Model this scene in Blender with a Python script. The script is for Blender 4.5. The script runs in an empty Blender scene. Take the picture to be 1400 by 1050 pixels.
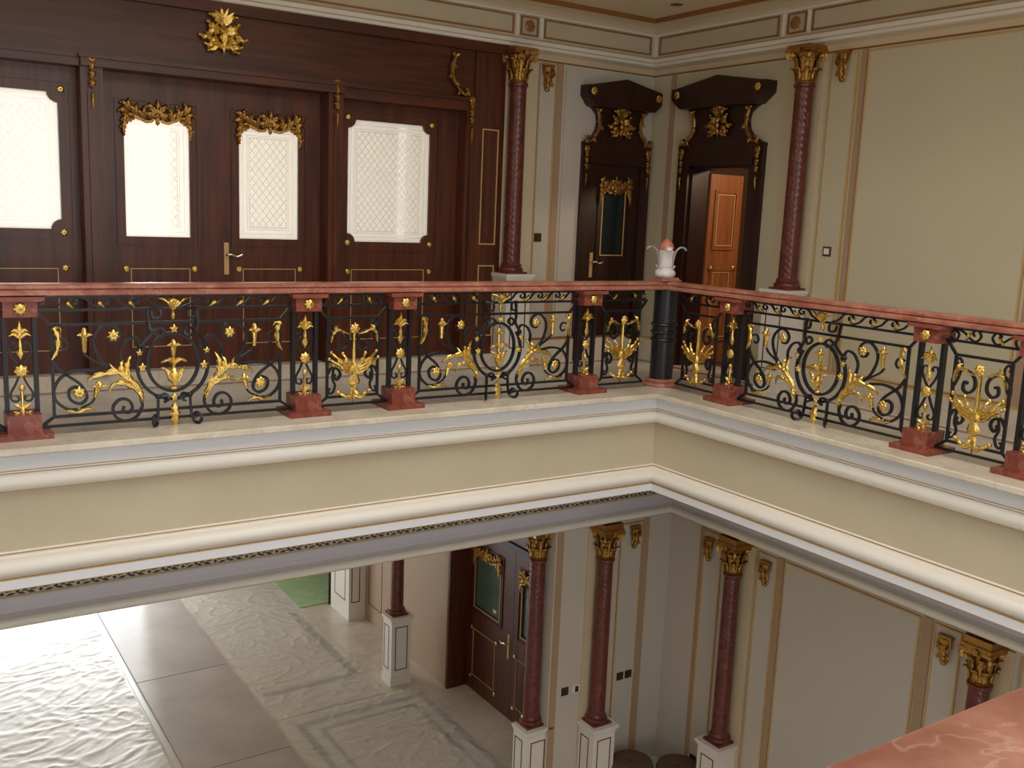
import bpy, math, random
from math import sin, cos, pi, radians
from mathutils import Vector, Matrix, noise, geometry
random.seed(7)
SC = bpy.context.scene
COL = SC.collection

# ------------------------------------------------------------------ materials
def lin(c):
    return tuple(((v/255)/12.92 if v/255 <= .04045 else ((v/255+.055)/1.055)**2.4) for v in c)+(1,)
def base_mat(name):
    m = bpy.data.materials.new(name); m.use_nodes = True
    nt = m.node_tree; b = nt.nodes['Principled BSDF']
    return m, nt, b
def N(nt, t, **kw):
    n = nt.nodes.new(t)
    for k, v in kw.items(): setattr(n, k, v)
    return n
def plain(name, c, rough=.5, metal=0, spec=.5, bump=0, bscale=60, var=0, vscale=3, coat=0):
    m, nt, b = base_mat(name)
    b.inputs['Base Color'].default_value = lin(c); b.inputs['Roughness'].default_value = rough
    b.inputs['Metallic'].default_value = metal; b.inputs['Specular IOR Level'].default_value = spec
    b.inputs['Coat Weight'].default_value = coat
    tc = N(nt, 'ShaderNodeTexCoord')
    if var:
        no = N(nt, 'ShaderNodeTexNoise'); no.inputs['Scale'].default_value = vscale; no.inputs['Detail'].default_value = 6
        nt.links.new(tc.outputs['Object'], no.inputs['Vector'])
        r = N(nt, 'ShaderNodeValToRGB'); l = lin(c)
        r.color_ramp.elements[0].position = .3; r.color_ramp.elements[1].position = .7
        r.color_ramp.elements[0].color = tuple(x*(1-var) for x in l[:3])+(1,)
        r.color_ramp.elements[1].color = tuple(min(1, x*(1+var)) for x in l[:3])+(1,)
        nt.links.new(no.outputs['Fac'], r.inputs['Fac']); nt.links.new(r.outputs['Color'], b.inputs['Base Color'])
    if bump:
        no = N(nt, 'ShaderNodeTexNoise'); no.inputs['Scale'].default_value = bscale; no.inputs['Detail'].default_value = 4
        nt.links.new(tc.outputs['Object'], no.inputs['Vector'])
        bp = N(nt, 'ShaderNodeBump'); bp.inputs['Strength'].default_value = bump; bp.inputs['Distance'].default_value = .01
        nt.links.new(no.outputs['Fac'], bp.inputs['Height']); nt.links.new(bp.outputs['Normal'], b.inputs['Normal'])
    return m
def marble(name, c1, c2, vein, rough=.2, scale=4, vs=2.2, vw=.06):
    m, nt, b = base_mat(name)
    tc = N(nt, 'ShaderNodeTexCoord')
    n1 = N(nt, 'ShaderNodeTexNoise'); n1.inputs['Scale'].default_value = scale; n1.inputs['Detail'].default_value = 9; n1.inputs['Roughness'].default_value = .65
    nt.links.new(tc.outputs['Object'], n1.inputs['Vector'])
    r = N(nt, 'ShaderNodeValToRGB'); r.color_ramp.elements[0].color = lin(c1); r.color_ramp.elements[1].color = lin(c2)
    r.color_ramp.elements[0].position = .36; r.color_ramp.elements[1].position = .66
    nt.links.new(n1.outputs['Fac'], r.inputs['Fac'])
    n2 = N(nt, 'ShaderNodeTexNoise'); n2.inputs['Scale'].default_value = vs; n2.inputs['Detail'].default_value = 8; n2.inputs['Distortion'].default_value = 1.6
    nt.links.new(tc.outputs['Object'], n2.inputs['Vector'])
    s = N(nt, 'ShaderNodeMath', operation='SUBTRACT'); s.inputs[1].default_value = .5; nt.links.new(n2.outputs['Fac'], s.inputs[0])
    a = N(nt, 'ShaderNodeMath', operation='ABSOLUTE'); nt.links.new(s.outputs[0], a.inputs[0])
    mr = N(nt, 'ShaderNodeMapRange'); mr.inputs['From Max'].default_value = vw*.35; mr.inputs['To Min'].default_value = .38; mr.inputs['To Max'].default_value = 0
    nt.links.new(a.outputs[0], mr.inputs['Value'])
    mx = N(nt, 'ShaderNodeMix', data_type='RGBA'); mx.inputs['B'].default_value = lin(vein)
    nt.links.new(mr.outputs[0], mx.inputs['Factor']); nt.links.new(r.outputs['Color'], mx.inputs['A'])
    nt.links.new(mx.outputs['Result'], b.inputs['Base Color']); b.inputs['Roughness'].default_value = rough
    return m
def wood(name, c1, c2, rough=.35, axis='Z'):
    m, nt, b = base_mat(name)
    tc = N(nt, 'ShaderNodeTexCoord'); mp = N(nt, 'ShaderNodeMapping')
    mp.inputs['Scale'].default_value = (14, 14, .9) if axis == 'Z' else (.9, 14, 14)
    nt.links.new(tc.outputs['Object'], mp.inputs['Vector'])
    n = N(nt, 'ShaderNodeTexNoise'); n.inputs['Scale'].default_value = 1.6; n.inputs['Detail'].default_value = 7; n.inputs['Distortion'].default_value = .5
    nt.links.new(mp.outputs[0], n.inputs['Vector'])
    r = N(nt, 'ShaderNodeValToRGB'); r.color_ramp.elements[0].color = lin(c1); r.color_ramp.elements[1].color = lin(c2)
    r.color_ramp.elements[0].position = .3; r.color_ramp.elements[1].position = .72
    nt.links.new(n.outputs['Fac'], r.inputs['Fac']); nt.links.new(r.outputs['Color'], b.inputs['Base Color'])
    b.inputs['Roughness'].default_value = rough
    return m

M = {}
M['rail'] = marble('red_marble', (142, 83, 66), (180, 120, 100), (210, 176, 162), .28, 7, 3, .04)
M['shaft'] = marble('dark_red_marble', (84, 36, 29), (112, 54, 44), (150, 100, 88), .28, 12, 6, .035)
M['iron'] = plain('black_iron', (17, 18, 24), .36, 0, .5)
M['gold'] = plain('gilding', (232, 198, 112), .26, 1, bump=.5, bscale=70)
M['oldgold'] = plain('antique_gilding', (176, 134, 72), .36, 1, bump=.6, bscale=70)
M['goldpaint'] = plain('gold_paint', (200, 164, 108), .45, .1)
M['browngold'] = plain('brown_gold_paint', (150, 100, 52), .45, .2)
M['cream'] = plain('cream_plaster', (193, 180, 154), .55, var=.05, vscale=2.2)
M['white'] = plain('ivory_paint', (228, 222, 212), .42)
M['band'] = plain('pale_band_paint', (226, 227, 232), .5)
M['hall'] = plain('shaded_hall_wall', (176, 150, 126), .6, var=.03)  # same cream as the other walls, darkened to paint in the hall's shade
M['redblock'] = marble('red_block_marble', (116, 54, 43), (148, 78, 63), (190, 140, 124), .25, 7, 3, .04)
M['whitesheet'] = plain('white_sheeting', (222, 220, 217), .5, 0, .35, bump=.25, bscale=14)
M['wallr'] = plain('warm_lit_wall_paint', (198, 188, 160), .6, var=.02, vscale=1.5)  # same paint as the back wall, yellowed to carry the warm light tint
M['wall'] = plain('wall_paint', (196, 188, 176), .6, var=.02, vscale=1.5)
M['strip'] = plain('beige_strip_paint', (170, 142, 114), .55)
M['pilaster'] = plain('pilaster_paint', (206, 188, 156), .5)
M['ceil'] = plain('ceiling_paint', (226, 208, 174), .7)
M['grey'] = plain('grey_cove_paint', (196, 192, 198), .6)
M['curb'] = marble('beige_marble', (196, 184, 164), (222, 212, 194), (176, 162, 140), .25, 3, 2)
M['floor'] = marble('pale_floor_marble', (206, 198, 184), (224, 217, 206), (184, 170, 152), .22, 2, 1.2)
M['pink'] = marble('pink_marble_strip', (150, 104, 86), (172, 126, 106), (190, 150, 130), .25)
M['inlay'] = plain('grey_inlay_marble', (88, 98, 100), .25, var=.1)
M['wood'] = wood('mahogany', (60, 25, 13), (100, 48, 26))
M['woodh'] = wood('mahogany_horizontal', (58, 24, 12), (94, 44, 24), axis='X')
M['wooddk'] = wood('dark_mahogany', (36, 14, 9), (56, 25, 16), .4)
M['leafwood'] = wood('orange_brown_wood', (132, 74, 42), (168, 104, 62), .35)
M['vase'] = plain('white_stone', (214, 208, 204), .25, var=.06, vscale=20)
M['bud'] = plain('pink_stone', (196, 118, 92), .4, var=.1, vscale=30)
M['brass'] = plain('brass_plate', (120, 96, 58), .35, .8)
M['darkplate'] = plain('bronze_plate', (72, 58, 44), .4, .5)
M['whiteplastic'] = plain('white_plastic', (226, 224, 218), .4)
M['chrome'] = plain('pale_steel', (200, 196, 188), .25, 1)
M['darkline'] = plain('dark_line_paint', (96, 62, 46), .5)
M['blackpaint'] = plain('dark_leaf_paint', (46, 42, 44), .6)
M['darkglass'] = plain('dark_glass', (34, 42, 40), .12, 0, .6)
M['greenglass'] = plain('greenish_glass', (78, 98, 92), .15, 0, .6)
M['board'] = plain('protective_board', (182, 173, 168), .5, 0, .3, var=.16, vscale=1.3, bump=.05, bscale=12)
M['green'] = plain('green_carpet', (168, 196, 150), .9, var=.12, vscale=6, bump=.5, bscale=160)
M['film'] = plain('pale_film', (206, 206, 202), .3)
M['ott'] = plain('brown_upholstery', (92, 68, 46), .8, var=.1, vscale=8)
M['ottlight'] = plain('beige_upholstery', (140, 122, 92), .8, var=.1, vscale=8)
M['spot'] = plain('spot_rim', (120, 70, 50), .4)
M['room'] = plain('far_room_plaster', (222, 210, 188), .7)
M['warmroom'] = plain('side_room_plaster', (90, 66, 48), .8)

def plastic():
    m, nt, b = base_mat('plastic_sheeting')
    b.inputs['Base Color'].default_value = lin((240, 237, 232)); b.inputs['Roughness'].default_value = .25
    b.inputs['Specular IOR Level'].default_value = .6
    tr = N(nt, 'ShaderNodeBsdfTransparent'); mx = N(nt, 'ShaderNodeMixShader'); mx.inputs[0].default_value = .5
    out = nt.nodes['Material Output']
    nt.links.new(tr.outputs[0], mx.inputs[1]); nt.links.new(b.outputs[0], mx.inputs[2]); nt.links.new(mx.outputs[0], out.inputs['Surface'])
    tc = N(nt, 'ShaderNodeTexCoord')
    no = N(nt, 'ShaderNodeTexNoise'); no.inputs['Scale'].default_value = 9; no.inputs['Detail'].default_value = 5; no.inputs['Distortion'].default_value = 1.2
    nt.links.new(tc.outputs['Object'], no.inputs['Vector'])
    bp = N(nt, 'ShaderNodeBump'); bp.inputs['Strength'].default_value = .35; bp.inputs['Distance'].default_value = .03
    nt.links.new(no.outputs['Fac'], bp.inputs['Height']); nt.links.new(bp.outputs['Normal'], b.inputs['Normal'])
    return m
M['plastic'] = plastic()

def frosted(name, hw, hh):
    """etched pane: frosted field with a clear diamond lattice and clear border lines; object coordinates, x across and z up"""
    m, nt, b = base_mat(name)
    out = nt.nodes['Material Output']; nt.nodes.remove(b)
    tc = N(nt, 'ShaderNodeTexCoord'); sp = N(nt, 'ShaderNodeSeparateXYZ'); nt.links.new(tc.outputs['Object'], sp.inputs[0])
    X, Z = sp.outputs['X'], sp.outputs['Z']
    def mt(op, a, b_=None):
        n = N(nt, 'ShaderNodeMath', operation=op)
        for i, v in enumerate((a, b_)):
            if v is None: continue
            if isinstance(v, (int, float)): n.inputs[i].default_value = v
            else: nt.links.new(v, n.inputs[i])
        return n.outputs[0]
    ax, az = mt('ABSOLUTE', X), mt('ABSOLUTE', Z)
    dx, dz = mt('SUBTRACT', hw, ax), mt('SUBTRACT', hh, az)
    d = mt('MINIMUM', dx, dz)                                   # distance to the pane edge
    def line(at, w): return mt('LESS_THAN', mt('ABSOLUTE', mt('SUBTRACT', d, at)), w)
    lines = mt('MAXIMUM', line(.045, .003), mt('MAXIMUM', line(.082, .003), line(.1, .004)))
    p = .062
    def diag(e): return mt('LESS_THAN', mt('ABSOLUTE', mt('SUBTRACT', mt('FRACT', mt('DIVIDE', e, p)), .5)), .075)
    lat = mt('MAXIMUM', diag(mt('ADD', mt('ADD', X, 10), mt('MULTIPLY', Z, .8))), diag(mt('ADD', mt('SUBTRACT', X, mt('MULTIPLY', Z, .8)), 10)))
    lat = mt('MULTIPLY', lat, mt('GREATER_THAN', d, .105))
    clear = mt('MAXIMUM', lines, lat)
    tl = N(nt, 'ShaderNodeBsdfTranslucent'); tl.inputs[0].default_value = (.9, .88, .84, 1)
    df = N(nt, 'ShaderNodeBsdfDiffuse'); df.inputs[0].default_value = (.75, .73, .68, 1)
    tr = N(nt, 'ShaderNodeBsdfTransparent'); tr.inputs[0].default_value = (.8, .8, .78, 1)
    m1 = N(nt, 'ShaderNodeMixShader'); m1.inputs[0].default_value = .3
    nt.links.new(tl.outputs[0], m1.inputs[1]); nt.links.new(df.outputs[0], m1.inputs[2])
    m2 = N(nt, 'ShaderNodeMixShader'); nt.links.new(mt('ADD', mt('MULTIPLY', clear, .55), .14), m2.inputs[0])
    nt.links.new(m1.outputs[0], m2.inputs[1]); nt.links.new(tr.outputs[0], m2.inputs[2])
    nt.links.new(m2.outputs[0], out.inputs['Surface'])
    return m

# ------------------------------------------------------------------ mesh builder
def smooth_path(pts, n=6):
    """Catmull-Rom through the points"""
    P = [Vector(p) for p in pts]
    if len(P) < 3: return [P[0].lerp(P[-1], i/n) for i in range(n+1)]
    Q = [P[0]*2-P[1]]+P+[P[-1]*2-P[-2]]; out = []
    for i in range(1, len(Q)-2):
        a, b, c, d = Q[i-1:i+3]
        for k in range(n):
            t = k/n
            out.append(.5*((2*b)+(c-a)*t+(2*a-5*b+4*c-d)*t*t+(3*b-a-3*c+d)*t**3))
    out.append(P[-1]); return out
class MB:
    def __init__(s, zo=0): s.v = []; s.f = []; s.m = []; s.zo = zo
    def add(s, vs, fs, mi=0):
        o = len(s.v); s.v += [tuple(v) for v in vs]; s.f += [tuple(i+o for i in f) for f in fs]; s.m += [mi]*len(fs)
    def box(s, x0, x1, y0, y1, z0, z1, mi=0):
        x0, x1 = min(x0, x1), max(x0, x1); y0, y1 = min(y0, y1), max(y0, y1); z0, z1 = min(z0, z1), max(z0, z1)
        s.add([(x, y, z) for x in (x0, x1) for y in (y0, y1) for z in (z0, z1)],
              [(0, 1, 3, 2), (4, 6, 7, 5), (0, 4, 5, 1), (2, 3, 7, 6), (0, 2, 6, 4), (1, 5, 7, 3)], mi)
    def prism(s, outer, holes, y0, y1, mi=0):
        """outline in (x,z) with holes, from y0 (front) to y1"""
        loops = [outer]+list(holes); flat = [p for l in loops for p in l]; n = len(flat)
        tris = geometry.tessellate_polygon([[Vector((p[0], p[1], 0)) for p in l] for l in loops])
        vs = [(p[0], y0, p[1]) for p in flat]+[(p[0], y1, p[1]) for p in flat]
        fs = []
        for t in tris:
            a, b, c = [flat[i] for i in t]
            ar = (b[0]-a[0])*(c[1]-a[1])-(b[1]-a[1])*(c[0]-a[0])
            t = tuple(t) if ar > 0 else tuple(reversed(t))
            fs.append(t); fs.append(tuple(i+n for i in reversed(t)))
        o = 0
        for li, l in enumerate(loops):
            ar = sum(l[i][0]*l[(i+1) % len(l)][1]-l[(i+1) % len(l)][0]*l[i][1] for i in range(len(l)))
            ccw = (ar > 0) == (li == 0)
            for i in range(len(l)):
                a, b = o+i, o+(i+1) % len(l)
                fs.append((b, a, a+n, b+n) if ccw else (a, b, b+n, a+n))
            o += len(l)
        s.add(vs, fs, mi)
    def sweep(s, path, hw, hd, n=6, ph=0, mi=0, caps=True):
        """tube whose section is hw in the plane of the path (x,z) and hd out of it (y); hw, hd numbers or functions of t"""
        P = [Vector(p) if len(p) == 3 else Vector((p[0], 0, p[1])) for p in path]
        k = len(P); vs = []; W = hw if callable(hw) else (lambda t: hw); D = hd if callable(hd) else (lambda t: hd)
        Y = Vector((0, 1, 0))
        for i, p in enumerate(P):
            t = (P[min(i+1, k-1)]-P[max(i-1, 0)])
            if t.length < 1e-9: t = Vector((1, 0, 0))
            t.normalize(); nr = t.cross(Y)
            if nr.length < .05: nr = Vector((1, 0, 0))
            nr.normalize(); bn = nr.cross(t)
            u = i/(k-1); w, d = W(u), D(u)
            for j in range(n):
                a = 2*pi*j/n+ph; vs.append(p+nr*(w*cos(a))+bn*(d*sin(a)))
        fs = [(i*n+j, i*n+(j+1) % n, (i+1)*n+(j+1) % n, (i+1)*n+j) for i in range(k-1) for j in range(n)]
        if caps: fs += [tuple(reversed(range(n))), tuple((k-1)*n+j for j in range(n))]
        s.add(vs, fs, mi)
    def bar(s, path, r=.008, smooth=True, n=5, mi=0):           # square iron bar
        s.sweep(smooth_path(path, n) if smooth else path, r*1.414, r*1.6, 4, pi/4, mi)
    def leaf(s, path, w, th=.012, lobes=4, n=7, tip=.1, mi=0):   # lobed, ridged acanthus leaf
        P = smooth_path(path, n)
        def W(t): return w*(.35+.65*sin(pi*min(1, t*1.02)**.75))*(.45+.55*abs(sin(pi*lobes*t)))*(1 if t < .85 else max(tip, (1-t)/.15))
        s.sweep(P, W, lambda t: th*(1-.6*t)+.002, 6, 0, mi)
    def ball(s, c, rx, ry=None, rz=None, nu=10, nv=6, mi=0):
        ry = ry or rx; rz = rz or rx; c = Vector(c)
        vs = [c+Vector((0, 0, -rz))]
        for j in range(1, nv):
            a = -pi/2+pi*j/nv
            vs += [c+Vector((rx*cos(a)*cos(2*pi*i/nu), ry*cos(a)*sin(2*pi*i/nu), rz*sin(a))) for i in range(nu)]
        vs.append(c+Vector((0, 0, rz))); L = len(vs)-1
        fs = [(0, 1+(i+1) % nu, 1+i) for i in range(nu)]
        for j in range(nv-2):
            fs += [(1+j*nu+i, 1+j*nu+(i+1) % nu, 1+(j+1)*nu+(i+1) % nu, 1+(j+1)*nu+i) for i in range(nu)]
        fs += [(L, 1+(nv-2)*nu+i, 1+(nv-2)*nu+(i+1) % nu) for i in range(nu)]
        s.add(vs, fs, mi)
    def lathe(s, prof, n=24, c=(0, 0), mod=None, mi=0):
        vs = []
        for r, z in prof:
            for i in range(n):
                a = 2*pi*i/n; rr = r*(mod(a, z) if mod else 1)
                vs.append((c[0]+rr*cos(a), c[1]+rr*sin(a), z))
        k = len(prof)
        fs = [(i*n+j, i*n+(j+1) % n, (i+1)*n+(j+1) % n, (i+1)*n+j) for i in range(k-1) for j in range(n)]
        fs += [tuple(reversed(range(n))), tuple((k-1)*n+j for j in range(n))]
        s.add(vs, fs, mi)
    def petals(s, c, r, n=6, w=None, rise=.012, mi=0):           # flower facing -y
        cx, cy, cz = c; w = w or r*.42
        for i in range(n):
            a = 2*pi*i/n+pi/2
            P = [(cx+cos(a)*r*t, cy-rise*sin(pi*(.25+.6*t)), cz+sin(a)*r*t) for t in (.1, .35, .6, .85, 1)]
            s.sweep(P, lambda t: w*(.35+.65*sin(pi*(t*.85+.12))), .005, 6, 0, mi)
        s.ball((cx, cy-rise*.9, cz), r*.3, rise*.7, r*.3, 8, 5, mi)
    def lsweep(s, prof, bx, by, x0=-8.6, y0=-8.2, closed=False):
        """profile [(d, z, material index)] run along the back (y = by) and right (x = bx) sides, mitred in the corner; d points into the void"""
        vs = []
        for d, z, *_ in prof: vs += [(x0, by-d, z), (bx-d, by-d, z), (bx-d, y0, z)]
        k = len(prof)
        for i in range(k if closed else k-1):
            j = (i+1) % k
            s.add([vs[i*3+q] for q in range(3)]+[vs[j*3+q] for q in range(3)], [(0, 1, 4, 3), (1, 2, 5, 4)], prof[i][2] if len(prof[i]) > 2 else 0)
    def build(s, name, mats, parent=None, ang=38, loc=None):
        if mats in ('gold', 'oldgold') and ang == 38: ang = 16
        me = bpy.data.meshes.new(name)
        me.from_pydata([(x, y, z-s.zo) for x, y, z in s.v], [], s.f)
        mats = mats if isinstance(mats, (list, tuple)) else [mats]
        for m in mats: me.materials.append(M[m] if isinstance(m, str) else m)
        me.polygons.foreach_set('material_index', s.m)
        me.polygons.foreach_set('use_smooth', [True]*len(s.f))
        me.validate(); me.update()
        me.set_sharp_from_angle(angle=radians(ang))
        o = bpy.data.objects.new(name, me); COL.objects.link(o)
        if parent: o.parent = parent
        if loc: o.location = loc
        return o
def fix_normals(o):
    import bmesh
    b = bmesh.new(); b.from_mesh(o.data); bmesh.ops.recalc_face_normals(b, faces=b.faces); b.to_mesh(o.data); b.free(); return o

def tag(o, label=None, cat=None, group=None, kind=None):
    for k, v in (('label', label), ('category', cat), ('group', group), ('kind', kind)):
        if v: o[k] = v
    return o
def thing(name, loc, label, cat, group=None, rz=0):
    o = bpy.data.objects.new(name, None); COL.objects.link(o); o.empty_display_size = .1
    o.location = loc; o.rotation_euler = (0, 0, rz)
    return tag(o, label, cat, group)
def copy_tree(o, parent=None):
    c = o.copy(); COL.objects.link(c)
    if parent: c.parent = parent
    for ch in list(o.children): copy_tree(ch, c)
    return c
def struct(name, mb, mats, **kw):
    return tag(mb.build(name, mats, **kw), kind='structure')
RB = -pi/2                                                     # turns a front that faces -y towards -x

# ------------------------------------------------------------------ the setting: slabs, floors, ceiling
WB, WR = 2.0, 1.44                # upper back wall plane (y) and right wall plane (x)
LB, LR = 1.26, 1.44               # lower wall planes
ZL = -4.65                        # lower floor
b = MB(); b.box(-9, 1.8, -.15, 6.4, -.74, 0); b.box(-.15, 1.8, -9, -.15, -.74, 0); b.box(-9, -.15, -9, -5.55, -.74, 0)
struct('floor_upper', b, 'floor')
b = MB(); b.box(-9.2, 3.2, -9.2, 11, ZL-.1, ZL)
struct('floor_lower', b, 'floor')
# ceiling with the roof light over the well
b = MB()
b.prism([(-9.2, -9.2), (1.7, -9.2), (1.7, 2.3), (-9.2, 2.3)], [[(-7.2, -5.2), (-1, -5.2), (-1, -.9), (-7.2, -.9)]], 0, .12)
o = struct('ceiling', b, 'ceil')
for v in o.data.vertices: v.co = (v.co.x, v.co.z, 3.53+v.co.y)
fix_normals(o)
b = MB()
for x0, x1, y0, y1 in ((-7.3, -7.2, -5.3, -.8), (-1, -.9, -5.3, -.8), (-7.2, -1, -5.3, -5.2), (-7.2, -1, -.9, -.8)): b.box(x0, x1, y0, y1, 3.66, 4.6)
struct('ceiling_shaft', b, 'ceil')
# pink marble strip let into the walkway floor
b = MB(); b.lsweep([(.14, .004, 0), (.20, .004, 0), (.20, .0, 0)], WR, WB)
struct('trim_1', b, 'pink')

# ------------------------------------------------------------------ curb and fascia of the walkway
b = MB(); b.lsweep([(-.17, .0, 0), (-.17, .10, 0), (.125, .10, 0), (.135, .094, 0), (.135, .066, 0), (.125, .058, 0), (.05, .058, 0)], -.2, -.2)
struct('trim_2', b, 'curb')
C_, G_, Wt, Bd = 0, 1, 2, 3
prof = [(.05, .058, Bd), (.05, -.042, G_), (.06, -.046, Wt), (.06, -.054, Wt)]
prof += [(.03+.052*cos(radians(a)), -.11+.053*sin(radians(a)), Wt) for a in range(76, -77, -12)]
prof += [(.034, -.166, G_), (.012, -.17, G_), (.01, -.178, G_), (0, -.181, C_), (0, -.533, Wt), (.012, -.536, Wt), (.014, -.542, G_), (.007, -.547, G_), (.012, -.552, Wt), (.026, -.556, Wt), (.03, -.564, Wt)]
prof += [(.035+.068*cos(radians(a)), -.62+.053*sin(radians(a)), Wt) for a in range(80, -73, -12)]
prof += [(.06, -.677, G_), (.075, -.679, G_), (.075, -.685, Bd), (.075, -.742, G_), (.065, -.752, G_), (-.1, -.752, C_)]
b = MB(); b.lsweep(prof, -.2, -.2)
struct('trim_3', b, ['cream', 'goldpaint', 'white', 'band'], ang=25)

# ------------------------------------------------------------------ upper walls, panels, mouldings
b = MB(); b.box(-.452, 1.7, WB, WB+.25, 0, 3.6)
struct('wall_back', b, 'wall')
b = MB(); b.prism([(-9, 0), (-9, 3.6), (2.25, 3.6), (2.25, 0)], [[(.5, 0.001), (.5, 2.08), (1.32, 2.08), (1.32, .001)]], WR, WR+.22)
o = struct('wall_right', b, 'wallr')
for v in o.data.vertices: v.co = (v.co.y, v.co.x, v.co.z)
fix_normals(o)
# cornice and frieze under the ceiling
prof = [(.0, 3.0, 1), (.012, 3.004, 1), (.012, 3.014, 0), (.03, 3.06, 0), (.07, 3.085, 2), (.09, 3.09, 2), (.09, 3.115, 0), (.105, 3.125, 2), (.105, 3.16, 0), (.085, 3.175, 2), (.07, 3.185, 3), (.07, 3.388, 2), (.085, 3.392, 2), (.095, 3.405, 0), (.11, 3.43, 0), (.15, 3.46, 0), (.2, 3.478, 0), (.235, 3.485, 1), (.25, 3.495, 1), (.25, 3.53, 0)]
b = MB(); b.lsweep(prof, WR, WB)
struct('trim_4', b, ['pilaster', 'browngold', 'white', 'cream'], ang=25)
def rect_frame(mb, x0, x1, z0, z1, y, w=.012, d=.012, mi=0):
    mb.prism([(x0, z0), (x1, z0), (x1, z1), (x0, z1)], [[(x0+w, z0+w), (x0+w, z1-w), (x1-w, z1-w), (x1-w, z0+w)]], y-d, y+.002, mi)
# frieze panel outlines: long panels either side of the square block, both walls
def frieze(name, spans, rz, loc):
    for s_ in spans:
        mb = MB(); rect_frame(mb, s_[0], s_[1], 3.2, 3.378, 0, .014, .012)
        o = tag(mb.build(name, 'browngold'), kind='structure'); o.location = loc; o.rotation_euler = (0, 0, rz)
# front faces -y; on the right wall local x runs towards -Y
frieze('trim_5', [(-8.5, -.415), (-.335, -.135), (-.06, 1.3)], 0, (0, WB-.07, 0))
frieze('trim_6', [(-1.86, -.24), (-.14, .07), (.14, 7.5)], RB, (WR-.07, 0, 0))
b = MB()
for x0, x1 in ((-.395, -.36), (-.115, -.08)): b.box(x0, x1, -.014, .002, 3.19, 3.386)
o = struct('trim_7', b, 'white'); o.location = (0, WB-.07, 0)
b = MB()
for x0, x1 in ((-.2, -.16), (.09, .125)): b.box(x0, x1, -.014, .002, 3.19, 3.386)
o = struct('trim_8', b, 'white'); o.location = (WR-.07, 0, 0); o.rotation_euler = (0, 0, RB)
b = MB(); b.box(WR-.1, WR-.0, WB-.1, WB, 3.19, 3.386); struct('trim_9', b, 'white')

def rosette(name, loc, rz, label, mat='browngold', r=.055):
    t = thing(name, loc, label, 'rosette', 'carved frieze rosettes', rz)
    mb = MB(); mb.petals((0, -.004, 0), r, 8, rise=.02); mb.build('petal_ring', mat, t)
    mb = MB(); mb.ball((0, -.024, 0), r*.35, .012, r*.35); mb.build('centre_boss', mat, t)
rosette('frieze_rosette', (-.235, WB-.071, 3.29), 0, 'gilt carved rosette in the square frieze block above the back wall column')
rosette('frieze_rosette', (WR-.071, .045, 3.29), RB, 'gilt carved rosette in the square frieze block above the side wall column')

def wall_panel(n, x0, x1, z0, z1, rz, loc, mat='wall', d=.014, gold=True):
    mb = MB(); mb.box(x0, x1, -d, .001, z0, z1, 0)
    if gold: rect_frame(mb, x0-.014, x1+.014, z0-.014, z1+.014, 0, .014, d+.006, 1)
    o = tag(mb.build(f'trim_{n}', [mat, 'goldpaint']), kind='structure'); o.location = loc; o.rotation_euler = (0, 0, rz)
def wall_strip(n, x0, x1, z0, z1, rz, loc, mat='strip', d=.008):
    mb = MB(); mb.box(x0, x1, -d, .001, z0, z1); o = tag(mb.build(f'trim_{n}', mat), kind='structure'); o.location = loc; o.rotation_euler = (0, 0, rz)
BK = (0, WB, 0); RT = (WR, 0, 0)
wall_strip(10, -.45, -.1, .24, 3.0, 0, BK, 'pilaster', .03)
wall_panel(11, -.04, .135, .26, 2.97, 0, BK)
wall_strip(12, .165, .245, .24, 3.0, 0, BK)
wall_panel(13, .275, .5, .26, 2.97, 0, BK, gold=False)
wall_strip(14, -.1, .275, .24, 3.0, RB, RT, 'pilaster', .03)
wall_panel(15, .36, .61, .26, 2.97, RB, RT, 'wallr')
wall_strip(16, .645, .705, .24, 3.0, RB, RT)
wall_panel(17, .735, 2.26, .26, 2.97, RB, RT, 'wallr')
wall_strip(18, 2.3, 2.37, .24, 3.0, RB, RT)
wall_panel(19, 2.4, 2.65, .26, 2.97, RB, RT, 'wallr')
wall_strip(20, -1.72, -1.64, .24, 3.0, RB, RT)
# baseboards
b = MB(); b.box(-.47, 1.44, WB-.05, WB, 0, .235, 0); b.box(-.47, 1.44, WB-.04, WB, .235, .255, 1); struct('baseboard_back', b, ['curb', 'browngold'])
b = MB()
for y0, y1 in ((-8, .26), (1.56, 2)): b.box(WR-.05, WR, y0, y1, 0, .22, 0); b.box(WR-.04, WR, y0, y1, .22, .24, 1)
struct('baseboard_right', b, ['curb', 'goldpaint'])

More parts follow.
